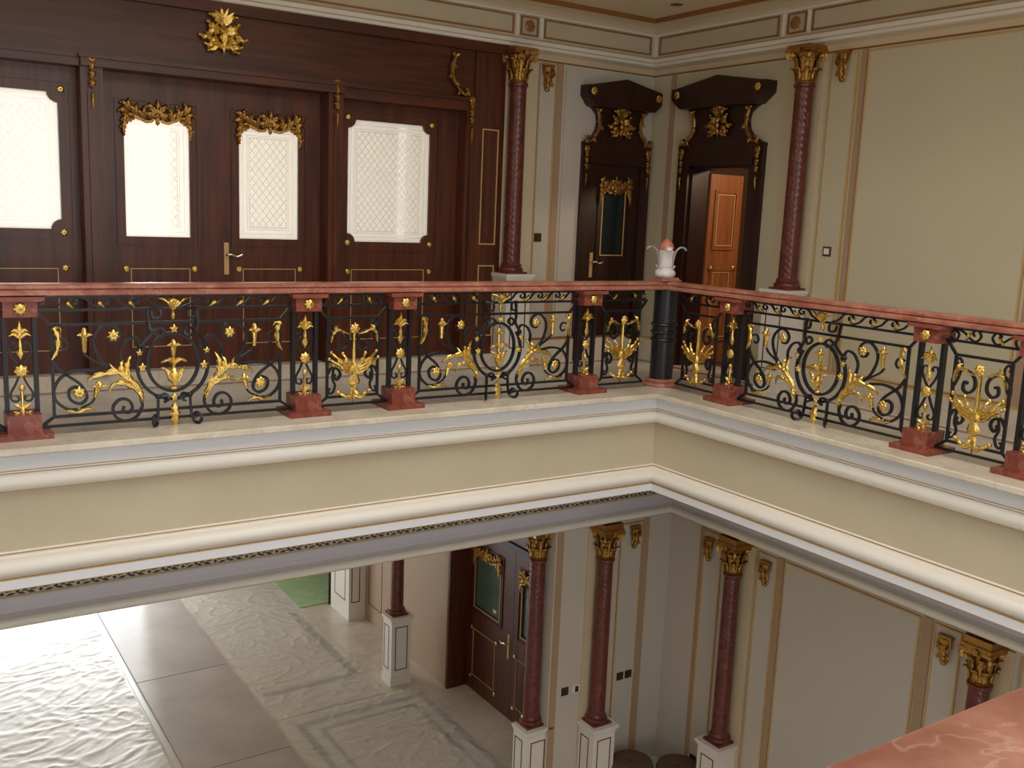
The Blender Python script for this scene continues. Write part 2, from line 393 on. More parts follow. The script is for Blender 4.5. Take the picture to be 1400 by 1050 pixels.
# ------------------------------------------------------------------ columns
def make_column():
    t = thing('marble_column', (0, 0, 0), '', 'column', None)
    mb = MB(); mb.box(-.155, .155, -.165, .1, 0, .11); mb.box(-.14, .14, -.15, .1, .11, .87)
    mb.build('pedestal', 'white', t)
    mb = MB()
    for i, (e, z0, z1) in enumerate(((.15, .87, .888), (.16, .888, .905), (.168, .905, .93))): mb.box(-e, e, -e-.01, .1, z0, z1)
    mb.build('pedestal_cap', 'white', t)
    mb = MB(); rect_frame(mb, -.09, .09, .2, .8, -.15, .012, .003); tag(mb.build('panel_line', 'darkline', t), 'dark rectangular line on the pedestal front')
    mb = MB(); rect_frame(mb, -.07, .07, .2, .8, -.14, .012, .003); o = mb.build('panel_line', 'darkline', t); o.rotation_euler = (0, 0, RB)
    mb = MB(); mb.box(-.115, .115, -.115, .115, .93, .95); mb.lathe([(.115, .95), (.12, .965), (.115, .985), (.1, .995), (.105, 1.01), (.1, 1.02), (.088, 1.035)], 28)
    mb.build('shaft_base', 'shaft', t)
    prof = [(.083, 1.03+.0)]+[(.083-.006*(i/60), 1.03+1.68*i/60) for i in range(0)]+[(.083-.006*(i/160), 1.03+1.68*i/160) for i in range(161)]
    mb = MB(); mb.lathe(prof, 48, mod=lambda a, z: 1+.05*abs(cos(4*(a+13*z))))
    mb.build('shaft', 'shaft', t, ang=60)
    mb = MB(); mb.lathe([(.08, 2.7), (.095, 2.712), (.095, 2.735), (.082, 2.745)], 28); mb.build('neck_ring', 'shaft', t)
    mb = MB(); mb.lathe([(.083, 2.745), (.088, 2.755), (.075, 2.765), (.074, 2.85), (.08, 2.92), (.1, 2.985), (.11, 3.0)], 20); mb.build('capital_bell', 'oldgold', t)
    mb = MB(); mb.prism([(-.135, -.135), (0, -.115), (.135, -.135), (.115, 0), (.135, .135), (0, .115), (-.135, .135), (-.115, 0)], [], 0, .028)
    mb2 = MB()
    mb2.v = [(x, z, 3.0+y) for x, y, z in mb.v]; mb2.f = mb.f; mb2.m = mb.m
    mb2.box(-.125, .125, -.125, .125, 3.028, 3.06)
    fix_normals(mb2.build('abacus', 'oldgold', t))
    for row, (r, z0, z1, k, ph) in enumerate(((.086, 2.765, 2.87, 8, 0), (.088, 2.83, 2.96, 8, pi/8))):
        mb = MB(); mb.leaf([(0, -r+.004, z0), (0, -r-.004, z0+.5*(z1-z0)), (0, -r-.018, z0+.85*(z1-z0)), (0, -r-.04, z1), (0, -r-.05, z1-.018)], .03, .01, 3, 4)
        o = mb.build('acanthus_leaf', 'oldgold', t); o.rotation_euler = (0, 0, ph)
        for i in range(1, k):
            c = o.copy(); COL.objects.link(c); c.parent = t; c.rotation_euler = (0, 0, ph+2*pi*i/k)
    mb = MB(); mb.bar([(0, -.09, 2.92), (0, -.13, 2.985), (0, -.16, 2.985), (0, -.165, 2.955), (0, -.145, 2.945), (0, -.14, 2.965)], .011)
    o = mb.build('volute', 'oldgold', t); o.rotation_euler = (0, 0, pi/4)
    for i in range(1, 4):
        c = o.copy(); COL.objects.link(c); c.parent = t; c.rotation_euler = (0, 0, pi/4+i*pi/2)
    mb = MB(); mb.petals((0, -.13, 3.015), .03, 6, rise=.01); mb.build('capital_flower', 'oldgold', t)
    return t
col0 = make_column()
spots = [((-.375, WB-.135, 0), 0, 'upper red marble column on the back wall, beside the mahogany door screen'),
         ((WR-.13, -.165, 0), RB, 'upper red marble column on the side wall, between the open doorway and the brass socket'),
         ((.445, LB-.13, ZL), 0, 'lower red marble column on the back wall between the two pairs of switch plates'),
         ((LR-.13, .2, ZL), RB, 'lower red marble column on the side wall flanked by two gilt brackets'),
         ((LR-.13, -2.42, ZL), RB, 'lower red marble column partly hidden by the front handrail'),
         ((-.19, 1.43, ZL), 0, 'free-standing red marble column in front of the lower mahogany double door'),
         ((-.15, 4.62, ZL), 0, 'red marble column far back in the lower hall, beside the plastic sheeting')]
for i, (l, rz, lab) in enumerate(spots):
    if i == 2: mb = MB(); mb.box(-.118, .118, -.112, .118, 3.06, 3.118); mb.build('impost', 'oldgold', col1 := copy_tree(col0)); col0 = col1
    c = col0 if i in (0, 2) else copy_tree(col0)
    c.location = l; c.rotation_euler = (0, 0, rz); c['label'] = lab; c['group'] = 'red marble columns with gilt capitals'

# ------------------------------------------------------------------ gilt wall brackets (carved consoles)
def make_bracket():
    t = thing('gilt_bracket', (0, 0, 0), '', 'bracket')
    mb = MB(); mb.box(-.062, .062, -.05, .002, .215, .235); mb.box(-.055, .055, -.044, .002, .2, .215); mb.build('top_moulding', 'oldgold', t)
    mb = MB(); mb.sweep(smooth_path([(0, -.012, 0), (0, -.016, .05), (0, -.026, .1), (0, -.034, .16), (0, -.03, .205)]), lambda u: .028+.026*u, lambda u: .014+.016*u, 8); mb.build('console_body', 'oldgold', t)
    for s in (-1, 1):
        mb = MB(); mb.bar([(s*.052, -.035, .2), (s*.058, -.045, .15), (s*.035, -.055, .12), (s*.02, -.06, .15), (s*.035, -.062, .165)], .008); mb.build('volute', 'oldgold', t)
        mb = MB(); mb.leaf([(s*.012, -.03, .13), (s*.03, -.04, .08), (s*.045, -.04, .04), (s*.055, -.05, .05)], .018, .009, 3); mb.build('side_leaf', 'oldgold', t)
    mb = MB(); mb.leaf([(0, -.05, .17), (0, -.06, .1), (0, -.045, .03), (0, -.035, -.015)], .03, .012, 4); mb.build('centre_leaf', 'oldgold', t)
    mb = MB(); mb.ball((0, -.02, 0), .03, .022, .022); mb.build('drop', 'oldgold', t)
    return t
br0 = make_bracket()
for i, (l, rz, lab) in enumerate([
    ((.03, WB-.016, 2.73), 0, 'upper gilt bracket on the back wall, next to the column'),
    ((WR-.016, -.485, 2.76), RB, 'upper gilt bracket on the side wall, above the brass socket'),
    ((.9, LB-.016, -1.9), 0, 'lower gilt bracket on the back wall, above the double switch plates'),
    ((LR-.016, .635, -1.93), RB, 'lower gilt bracket on the side wall, on the corner side of the column'),
    ((LR-.016, -.13, -1.93), RB, 'lower gilt bracket between the side wall column and the large blank panel'),
    ((LR-.016, -2.045, -1.93), RB, 'lower gilt bracket just above the front handrail')]):
    c = br0 if i == 0 else copy_tree(br0)
    c.location = l; c.rotation_euler = (0, 0, rz); c['label'] = lab; c['group'] = 'gilt wall brackets'

# ------------------------------------------------------------------ switches and sockets
def plate(loc, rz, label, mat, cat, centre=None, cm=None, s=.085):
    t = thing('socket_plate' if cat == 'socket' else 'switch_plate', loc, label, cat, None, rz)
    mb = MB(); mb.box(-s/2, s/2, -.01, .001, -s/2, s/2); mb.build('plate', mat, t)
    mb = MB()
    if cat == 'socket': mb.box(-s*.32, s*.32, -.014, -.009, -s*.3, s*.3)
    else: mb.box(-s*.25, s*.25, -.016, -.009, -s*.36, s*.36)
    mb.build('rocker' if cat != 'socket' else 'socket_insert', centre or mat, t)
plate((.005, WB-.015, 1.283), 0, 'bronze switch plate on the upper back wall below the gilt bracket', 'darkplate', 'switch')
plate((WR-.015, -.485, 1.295), RB, 'brass socket plate with pale insert on the upper side wall', 'brass', 'socket', 'whiteplastic')
plate((.105, LB-.001, -3.36), 0, 'bronze switch plate beside the white one on the lower back wall', 'darkplate', 'switch')
plate((.255, LB-.001, -3.365), 0, 'white framed plate with dark centre on the lower back wall', 'whiteplastic', 'switch', 'darkplate')
plate((.83, LB-.015, -3.355), 0, 'first of the two bronze plates on the lower back wall, next to the column', 'darkplate', 'switch')
plate((.945, LB-.015, -3.355), 0, 'second of the two bronze plates on the lower back wall, next to the gold edge', 'darkplate', 'switch')
plate((LR-.015, .655, -4.19), RB, 'low bronze socket on the side wall, nearer the room corner', 'darkplate', 'socket')
plate((LR-.015, .555, -4.19), RB, 'low bronze socket on the side wall, nearer the column pedestal', 'darkplate', 'socket')

# ------------------------------------------------------------------ mahogany door screen of the upper back wall
def notch_rect(x0, x1, z0, z1, r, k=6):
    P = []
    for cx, cz, a0 in ((x0, z0, pi/2), (x1, z0, pi), (x1, z1, 3*pi/2), (x0, z1, 2*pi)):
        P += [(cx+r*cos(a0-i*pi/2/k), cz+r*sin(a0-i*pi/2/k)) for i in range(k+1)]
    return P
def crest_leaves(parent, w, mat='oldgold', name='gilt_crest'):
    """carved shell with leafy scrolls either side that hang down at the ends; centre at 0, width w"""
    mb = MB()
    for a in (-70, -45, -22, 0, 22, 45, 70):
        r = radians(a); mb.leaf([(0, -.01, .0), (.035*sin(r), -.03, .035*cos(r)), (.075*sin(r), -.03, .075*cos(r)+.004)], .018, .012, 1, 4)
    mb.ball((0, -.03, .005), .026, .02, .022)
    mb.leaf([(0, -.02, 0), (0, -.03, -.04), (0, -.015, -.075)], .024, .012, 2)
    mb.leaf([(0, -.02, .06), (.006, -.03, .1), (0, -.02, .135)], .022, .012, 2)
    mb.build('shell', mat, parent)
    h = w/2
    for s in (-1, 1):
        q = MB(); q.sweep(smooth_path([(s*.03, -.01, -.03), (s*h*.3, -.014, -.045), (s*h*.55, -.014, -.02), (s*h*.8, -.014, .0), (s*h*.98, -.012, -.03)]), lambda u: .012+.004*abs(sin(16*u)), .012, 6); q.build('ribbon', mat, parent)
        for (p0, p1, p2, wd) in (((.1, .02), (.2, .075), (.3, .07), .03), ((.14, -.02), (.24, .01), (.36, .02), .03), ((.36, -.01), (.4, .04), (.34, .075), .026), ((.4, -.03), (.5, .02), (.6, .03), .03), ((.56, -.01), (.62, .05), (.56, .085), .026), ((.62, .0), (.72, .05), (.84, .055), .03), ((.78, .03), (.84, .09), (.78, .12), .026), ((.82, .03), (.94, .08), (1.06, .085), .032), ((.84, .0), (.98, .03), (1.12, .02), .034), ((.86, .02), (.94, -.03), (1.04, -.05), .034), ((.9, -.02), (.97, -.08), (1.06, -.1), .03), ((.94, -.07), (.99, -.12), (.97, -.16), .022), ((.7, -.005), (.76, -.04), (.86, -.05), .024)):
            q = MB(); q.leaf([(s*h*p0[0], -.01, p0[1]), (s*h*p1[0], -.034, p1[1]), (s*h*p2[0], -.02, p2[1])], wd, .014, 2, 5)
            q.ball((s*h*p2[0], -.026, p2[1]), .011, .011, .011, 6, 4); q.build('crest_leaf', mat, parent)
def stud(parent, x, y, z, r=.02, mat='goldpaint'):
    mb = MB(); mb.petals((x, y, z), r*1.25, 8, r*.5, .012); mb.build('gilt_stud', 'gold', parent)
def lever(parent, x, y, z0, z1, s=1):
    mb = MB(); mb.box(x-.02, x+.02, y-.008, y+.002, z0, z1)
    h = mb.build('handle_plate', 'goldpaint', parent)
    mb = MB(); zz = z0+.62*(z1-z0); mb.sweep(smooth_path([(x, y-.008, zz), (x, y-.05, zz), (x+s*.03, y-.055, zz+.004), (x+s*.075, y-.055, zz-.012), (x+s*.12, y-.055, zz+.004)]), .009, .009, 8)
    mb.build('lever', 'chrome', h)

PS = thing('door_screen', (-2.6, WB, 0), 'dark mahogany door screen with posts and frieze filling the upper back wall', 'door screen')
def pb(name, mat, *boxes):
    mb = MB()
    for q in boxes: mb.box(*(q[0]+2.6, q[1]+2.6, q[2]-WB, q[3]-WB, q[4], q[5]))
    return mb.build(name, mat, PS)
pb('frieze_board', 'woodh', (-8.8, -.458, 1.99, 2.2, 2.56, 3.09))
pb('top_moulding', 'woodh', (-8.8, -.455, 1.93, 1.99, 3.0, 3.09))
for x0, x1, yf in ((-4.285, -4.125, 1.88), (-2.3, -2.165, 1.88), (-.92, -.79, 1.9)):
    pb('post', 'wood', (x0, x1, yf, 2.2, .12, 2.5))
    pb('post_moulding', 'wood', (x0+.045, x1-.045, yf-.016, yf, .2, 2.3))
pb('lintel', 'woodh', (-4.285, -2.165, 1.84, 2.2, 2.47, 2.56))
pb('lintel', 'woodh', (-8.8, -4.285, 1.89, 2.2, 2.47, 2.56))
pb('lintel', 'woodh', (-2.165, -.79, 1.89, 2.2, 2.44, 2.56))
pb('lintel_lip', 'woodh', (-4.3, -2.15, 1.82, 1.84, 2.53, 2.56))
pb('lintel_lip', 'woodh', (-8.8, -4.3, 1.87, 1.89, 2.53, 2.56))
pb('lintel_lip', 'woodh', (-2.15, -.79, 1.87, 1.89, 2.53, 2.56))
pb('side_pilaster', 'wood', (-.79, -.455, 1.97, 2.2, .12, 3.0))
mb = MB(); rect_frame(mb, 1.9, 2.085, 1.2, 2.3, -.03, .012, .01); tag(mb.build('panel_edge', 'goldpaint', PS), 'thin gilt edge of the tall pilaster panel')
mb = MB(); rect_frame(mb, 1.9, 2.085, .3, 1.0, -.03, .012, .01); mb.build('panel_edge', 'goldpaint', PS)
pb('skirting', 'curb', (-8.8, -.455, 1.93, 2.2, 0, .12))
# gilt mounts on the posts
def drop_mount(parent, x, y, ztop, n=3, ln=.4):
    o = MB(); o.petals((x, y, ztop-.02), .035, 7, rise=.02)
    for i in range(n):
        z = ztop-.075-i*.065; o.leaf([(x, y-.002, z+.035), (x, y-.02, z), (x, y-.006, z-.035)], .03, .014, 2, 4)
    o.leaf([(x, y-.002, ztop-.09-n*.06), (x, y-.016, ztop-.12-n*.06), (x, y-.004, ztop-ln)], .015, .01, 2, 5)
    o.build('gilt_drop', 'oldgold', parent)
drop_mount(PS, -4.205+2.6, 1.86-WB, 2.55); drop_mount(PS, -2.235+2.6, 1.86-WB, 2.57)
def scroll_mount(parent, x, y, z, s, sc=1):
    """leafy S bracket that runs from the top outside (x,z) down to a curl"""
    P = [(x+s*a*sc, y-.02, z+c*sc) for a, c in ((0, 0), (-.03, -.1), (-.02, -.2), (.04, -.29), (.1, -.34), (.14, -.33), (.14, -.29), (.11, -.29))]
    q = MB(); q.sweep(smooth_path(P), lambda u: (.017-.006*u+.006*abs(sin(14*u)))*sc, .02*sc, 6); o = q.build('scroll_bracket', 'oldgold', parent)
    for i, (a, c, da, dc) in enumerate(((0, 0, -.04, .03), (0, 0, .05, .03), (-.03, -.08, .04, -.05), (-.03, -.16, -.035, -.05), (0, -.24, .05, -.04), (.06, -.3, -.03, -.06), (.12, -.32, .05, -.04))):
        q = MB(); q.leaf([(x+s*a*sc, y-.02, z+c*sc), (x+s*(a+da*.6)*sc, y-.04, z+(c+dc*.5)*sc), (x+s*(a+da)*sc, y-.025, z+(c+dc)*sc)], .024*sc, .012, 2, 4); q.build('bracket_leaf', 'oldgold', o)
scroll_mount(PS, -1.02+2.6, 1.98-WB, 2.93, 1)
drop_mount(PS, -.87+2.6, 1.885-WB, 2.56, 3, .42)

# gilt emblem on the frieze board: plume, side scrolls, small leaves
def emblem(parent, x, y, z, sc=1, mat='gold'):
    e = MB()
    for a in (-38, -13, 13, 38):
        r = radians(a); e.leaf([(x, y-.015, z+.03*sc), (x+.06*sc*sin(r), y-.045, z+(.03+.08*cos(r))*sc), (x+.125*sc*sin(r), y-.06, z+(.03+.13*cos(r))*sc)], .024*sc, .016, 1, 4)
    e.build('emblem_plume', mat, parent)
    e = MB(); e.leaf([(x, y-.02, z+.04*sc), (x, y-.055, z-.03*sc), (x, y-.05, z-.1*sc), (x, y-.02, z-.19*sc)], .036*sc, .02, 3); e.build('emblem_body', mat, parent)
    for s in (-1, 1):
        for p in (((.015, .03), (.06, .09), (.105, .1)), ((.02, .0), (.08, .01), (.12, .045)), ((.02, -.03), (.085, -.02), (.12, -.04)), ((.03, -.06), (.08, -.09), (.12, -.07)), ((.02, -.09), (.06, -.14), (.115, -.165)), ((.085, -.03), (.14, -.07), (.18, -.06)), ((.05, -.12), (.1, -.13), (.14, -.12))):
            e = MB(); e.leaf([(x+s*p[0][0]*sc, y-.02, z+p[0][1]*sc), (x+s*p[1][0]*sc, y-.05, z+p[1][1]*sc), (x+s*p[2][0]*sc, y-.03, z+p[2][1]*sc)], .034*sc, .015, 2, 5); e.ball((x+s*p[2][0]*sc, y-.04, z+p[2][1]*sc), .016*sc, .014, .014*sc, 7, 5); e.build('emblem_leaf', mat, parent)
emblem(PS, -3.18+2.6, -.012, 2.88, 1.05)

def door_leaf(name, w, h, px0, px1, pz0, pz1, studs, line, loc, rz, glass, label, crest=True, lev=None, arch=False, mats=('wood',), z0=.12, crest_w=None, parent=None):
    """door leaf; local x from 0 to w, front faces -y at y=0"""
    t = bpy.data.objects.new(name, None); COL.objects.link(t); t.location = loc; t.rotation_euler = (0, 0, rz)
    tag(t, label, None, None, 'structure')
    pane = [(px0, pz0), (px1, pz0), (px1, pz1-.02)]
    if arch:
        pane += [(px1-(px1-px0)*f, pz1-.02+dz) for f, dz in ((.12, .02), (.25, -.005), (.4, -.01), (.47, .015), (.5, -.01), (.53, .015), (.6, -.01), (.75, -.005), (.88, .02))]
    pane += [(px0, pz1-.02)]
    mb = MB(); mb.prism([(0, z0), (w, z0), (w, h), (0, h)], [pane[::-1]], 0, .05); mb.build('leaf_frame', mats[0], t)
    mb = MB(); rect_frame(mb, px0-.07, px1+.07, pz0-.07, pz1+.13, 0, .014, .012); mb.build('bead_moulding', mats[0], t)
    cx, cz = (px0+px1)/2, (pz0+pz1)/2; hw, hh = (px1-px0)/2+.004, (pz1-pz0)/2+.004
    mb = MB(); mb.box(-hw, hw, -.003, .003, -hh, hh)
    o = mb.build('pane', glass if glass in M else frosted('etched_glass', hw, hh), t, loc=(cx, .025, cz))
    if glass in M:
        mb = MB(); rect_frame(mb, px0-.012, px1+.012, pz0-.012, pz1+.0, 0, .012, .008); mb.build('gilt_edge', 'goldpaint', t)
    if crest:
        e = bpy.data.objects.new('gilt_crest', None); COL.objects.link(e); e.parent = t; e.location = (cx, -.002, pz1+.01)
        crest_leaves(e, crest_w or (px1-px0)*1.04)
    for x, z in studs: stud(t, x, -.004, z)
    if line:
        mb = MB(); rect_frame(mb, *line, 0, .007, .008); mb.build('gilt_line', 'goldpaint', t)
    if lev: lever(t, *lev)
    return t
door_leaf('door_1', .905, 2.47, .175, .685, 1.205, 2.15, [(.165, .945), (.71, .945)], (.2, .675, .3, .95), (-4.12, 2.07, 0), 0, 'frost', 'mahogany door leaf with glaring white etched pane under a gilt crest', arch=True)
door_leaf('door_2', .93, 2.47, .19, .715, 1.205, 2.15, [(.185, .945), (.73, .945)], (.215, .69, .3, .95), (-3.215, 2.07, 0), 0, 'frost', 'mahogany door leaf with lattice etched pane and a brass lever handle', arch=True, lev=(.075, 0, .9, 1.17, 1))
# glazed side lights
def side_light(name, x0, x1, gx0, gx1, gz0, gz1, y, label, studs):
    t = bpy.data.objects.new(name, None); COL.objects.link(t); t.location = (x0, y, 0); tag(t, label, None, None, 'structure')
    w = x1-x0; a, c = gx0-x0, gx1-x0
    mb = MB(); mb.prism([(0, .12), (w, .12), (w, 2.47), (0, 2.47)], [notch_rect(a, c, gz0, gz1, .075)], 0, .05); mb.build('window_frame', 'wood', t)
    mb = MB(); rect_frame(mb, a-.09, c+.09, gz0-.09, gz1+.09, 0, .014, .012); mb.build('bead_moulding', 'wood', t)
    hw, hh = (c-a)/2+.004, (gz1-gz0)/2+.004
    mb = MB(); mb.box(-hw, hw, -.003, .003, -hh, hh); mb.build('pane', frosted('etched_glass_wide', hw, hh), t, loc=((a+c)/2, .025, (gz0+gz1)/2))
    for sx, sz in studs: stud(t, sx-x0, -.004, sz)
    mb = MB(); rect_frame(mb, a+.04, c-.04, .3, .95, 0, .007, .008); mb.build('gilt_line', 'goldpaint', t)
side_light('window_1', -6.2, -4.285, -5.75, -4.42, 1.25, 2.275, 2.05, 'mahogany side light with a glaring white pane and notched corners', [(-4.4, 2.3), (-4.41, 1.225), (-4.41, .95), (-5.77, 2.3), (-5.77, 1.225)])
side_light('window_2', -2.165, -.92, -2.045, -1.215, 1.2, 2.28, 2.05, 'mahogany side light with a cream etched pane and notched corners', [(-2.05, 2.3), (-1.205, 2.29), (-2.045, 1.19), (-1.2, 1.185), (-2.04, .93), (-1.2, .93)])
pb('end_panel', 'wood', (-8.8, -6.2, 2.05, 2.1, .12, 2.47))

# the room behind the screen, open to daylight at its far wall
b = MB(); b.box(-9, -5.3, 6, 6.2, 0, 3.4); b.box(-2.55, .42, 6, 6.2, 0, 3.4); b.box(.64, 1.6, 6, 6.2, 0, 3.4); b.box(-5.3, 1.6, 6, 6.2, 2.9, 3.4); b.box(-9, 1.6, 2.2, 6.2, 3.3, 3.4)
b.box(1.4, 1.6, 2.25, 6, 0, 3.4); b.box(-9.2, -9, 2.1, 6.2, 0, 3.4)
struct('wall_far_room', b, 'room')

# ------------------------------------------------------------------ door cases with pediment
def surround_outline(open_w=None, open_h=None):
    L = [(.455, 0), (.455, 2.2), (.46, 2.26), (.4, 2.29), (.33, 2.33), (.285, 2.4), (.27, 2.48), (.285, 2.55), (.34, 2.6), (.4, 2.63)]
    return L
def door_case(loc, rz, label, sc=1, hole=None):
    t = thing('door_case', loc, label, 'door case', 'dark door cases with pediments', rz)
    L = [(x*sc, z) for x, z in surround_outline()]
    mb = MB(); out = L+[(-x, z) for x, z in reversed(L)]
    hw, hh = hole
    hol = [(hw, -.0), (hw, hh), (-hw, hh), (-hw, -.0)]
    poly = [(hw, 0)]+L+[(-x, z) for x, z in reversed(L)]+[(-hw, 0), (-hw, hh), (hw, hh)]
    mb.prism(poly, [], -.055, .0); fix_normals(mb.build('architrave', 'wooddk', t))
    mb = MB(); mb.box(-hw-.05, hw+.05, -.075, -.05, hh, hh+.07); mb.build('head_moulding', 'wooddk', t)
    mb = MB(); P = [(.4, 2.62), (.485, 2.7), (.5, 2.72), (.5, 2.82), (.47, 2.82), (0, 2.915)]
    P = [(x*sc, z) for x, z in P]
    mb.prism(P+[(-x, z) for x, z in reversed(P[:-1])], [], -.15, -.0); fix_normals(mb.build('pediment', 'wooddk', t))
    for s in (-1, 1):
        stud(t, s*.43*sc, -.152, 2.76, .03)
        scroll_mount(t, s*.3*sc, -.055, 2.58, s, .9)
        drop_mount(t, s*.41*sc, -.056, 2.22, 3, .4)
    emblem(t, 0, -.056, 2.5, .95, 'oldgold')
    return t
door_case((.955, WB, 0), 0, 'dark door case with gabled head on the back wall, around the closed glazed door', 1, (.33, 2.06))
door_case((WR, .91, 0), RB, 'dark door case with gabled head on the side wall, around the open doorway', 1.27, (.42, 2.06))
door_leaf('door_3', .66, 2.06, .19, .48, 1.12, 1.8, [], None, (.625, WB-.025, 0), 0, 'darkglass', 'closed dark mahogany door with one narrow black pane under a gilt crest', lev=(.07, 0, .88, 1.14, 1), mats=('wooddk',), z0=0, crest_w=.4)
b = MB(); b.box(WR-.01, WR+.225, 1.30, 1.345, 0, 2.08); b.box(WR-.01, WR+.225, .475, .52, 0, 2.08); b.box(WR-.01, WR+.225, .475, 1.345, 2.035, 2.085)
struct('door_frame_side', b, 'wooddk')
# side room behind the open doorway with the lit door leaf
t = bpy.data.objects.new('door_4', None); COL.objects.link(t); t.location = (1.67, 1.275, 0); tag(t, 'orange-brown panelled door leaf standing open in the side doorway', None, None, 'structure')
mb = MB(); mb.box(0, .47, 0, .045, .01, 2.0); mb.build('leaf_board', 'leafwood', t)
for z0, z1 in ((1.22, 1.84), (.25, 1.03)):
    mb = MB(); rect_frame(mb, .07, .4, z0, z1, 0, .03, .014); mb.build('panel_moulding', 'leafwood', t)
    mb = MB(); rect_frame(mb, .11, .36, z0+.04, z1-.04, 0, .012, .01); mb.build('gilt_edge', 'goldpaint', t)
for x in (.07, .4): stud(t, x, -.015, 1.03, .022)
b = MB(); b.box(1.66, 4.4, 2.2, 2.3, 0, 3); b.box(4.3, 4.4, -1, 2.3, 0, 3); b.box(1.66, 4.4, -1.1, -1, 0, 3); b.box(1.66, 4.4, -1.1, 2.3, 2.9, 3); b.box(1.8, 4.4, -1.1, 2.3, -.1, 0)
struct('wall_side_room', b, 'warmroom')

# ------------------------------------------------------------------ balustrade
# handrails
PR = [(-.085, .93), (-.1, .938), (-.1, .955), (-.09, .963), (-.068, .967), (-.078, .975), (-.078, .99), (-.066, .998), (0, 1.003), (.066, .998), (.078, .99), (.078, .975), (.068, .967), (.09, .963), (.1, .955), (.1, .938), (.085, .93)]
def rail(name, pts, label):
    """pts: list of (x,y,nx,ny): a station and the direction of +d at it"""
    mb = MB(); k = len(PR)
    for x, y, nx, ny in pts: mb.v += [(x+nx*d, y+ny*d, z) for d, z in PR]
    for i in range(len(pts)-1): mb.f += [(i*k+j, i*k+(j+1) % k, (i+1)*k+(j+1) % k, (i+1)*k+j) for j in range(k)]
    mb.f += [tuple(range(k)), tuple(reversed(range((len(pts)-1)*k, len(pts)*k)))]; mb.m = [0]*len(mb.f)
    return fix_normals(tag(mb.build(name, 'rail', ang=30), label, 'handrail', 'red marble handrails'))
rail('marble_handrail', [(-8, 0, 0, -1), (-.003, -.003, -1, -1)], 'long red marble handrail on the balustrade before the mahogany door screen')
rail('marble_handrail', [(-.003, -.003, -1, -1), (0, -5.6, -1, 0)], 'red marble handrail on the balustrade that runs along the plain side wall')
rail('marble_handrail', [(-8, -5.815, 0, 1), (-.1, -5.815, 0, 1)], 'close red marble handrail cut off by the frame, nearest the viewer')

# piers
def make_pier():
    Z = .1
    t = thing('balustrade_pier', (0, 0, Z), '', 'pier')
    mb = MB(Z); mb.box(-.145, .145, -.145, .145, .1, .133); mb.build('plinth_slab', 'redblock', t)
    mb = MB(Z); mb.box(-.092, .092, -.092, .092, .133, .24); mb.build('plinth_block', 'redblock', t)
    for s in (-1, 1):
        mb = MB(Z); mb.box(s*.08-.012, s*.08+.012, -.02, .02, .24, .812); mb.build('upright', 'iron', t)
    mb = MB(Z); mb.box(-.09, .09, -.09, .09, .812, .905); mb.build('capital_block', 'redblock', t)
    mb = MB(Z); mb.box(-.125, .125, -.12, .12, .905, .93); mb.build('capital_slab', 'redblock', t)
    mb = MB(Z); mb.petals((0, -.09, .862), .034, 8, .016, .02); mb.petals((0, -.1, .862), .02, 6, .01, .012); mb.build('rosette', 'gold', t)
    for s in (-1, 1):
        mb = MB(Z); mb.bar([(0, .505), (s*.035, .56), (s*.056, .61), (s*.05, .645), (s*.028, .652), (s*.014, .635), (s*.024, .622)], .0058); mb.build('heart_scroll', 'iron', t)
        mb = MB(Z); mb.bar([(s*.006, .47), (s*.03, .41), (s*.058, .355), (s*.052, .315), (s*.026, .308), (s*.014, .325), (s*.026, .338)], .0058); mb.build('heart_scroll', 'iron', t)
    mb = MB(Z); mb.leaf([(0, -.012, .6), (0, -.022, .64), (0, -.012, .7)], .012, .01, 1); mb.leaf([(0, -.02, .64), (0, -.02, .59), (0, -.01, .555)], .02, .01, 1)
    mb.ball((0, -.02, .7), .011, .011, .03); mb.build('palmette_stem', 'gold', t)
    for z, ww in ((.7, .062), (.725, .046)):
        for s in (-1, 1):
            mb = MB(Z); mb.leaf([(0, -.016, z-.02), (s*ww*.5, -.024, z+.008), (s*ww, -.026, z-.004)], .013, .01, 1, 5); mb.build('palmette_leaf', 'gold', t)
    mb = MB(Z); mb.leaf([(0, -.016, .715), (0, -.022, .745), (0, -.016, .785)], .014, .01, 1); mb.build('palmette_tip', 'gold', t)
    mb = MB(Z); mb.petals((0, -.016, .489), .036, 8, .016, .016); mb.petals((0, -.024, .489), .02, 6, .01, .012); mb.build('centre_rosette', 'gold', t)
    mb = MB(Z); mb.ball((0, -.016, .39), .018, .014, .02); mb.sweep([(0, -.014, .38), (0, -.016, .27)], lambda u: .01-.004*u, .008, 6); mb.leaf([(0, -.014, .28), (0, -.022, .24), (0, -.012, .185)], .016, .01, 2); mb.build('pendant', 'gold', t)
    for z, ww in ((.285, .048), (.24, .052)):
        for s in (-1, 1):
            mb = MB(Z); mb.leaf([(0, -.014, z-.02), (s*ww*.55, -.02, z), (s*ww, -.02, z+.016)], .012, .009, 1, 5); mb.build('pendant_leaf', 'gold', t)
    return t
pier0 = make_pier()
piers = [((-4.99, 0), 0, 'marble and iron pier at the start of the balustrade below the glaring side light'),
         ((-3.25, 0), 0, 'marble and iron pier under the mahogany door with the lever handle'),
         ((-2.53, 0), 0, 'marble and iron pier below the cream etched side light'),
         ((-.85, 0), 0, 'marble and iron pier beside the short panel before the newel, door screen side'),
         ((0, -.82), RB, 'marble and iron pier in front of the open side doorway'),
         ((0, -2.555), RB, 'marble and iron pier before the blank side wall panel'),
         ((0, -3.26), RB, 'marble and iron pier last in view along the side wall balustrade')]
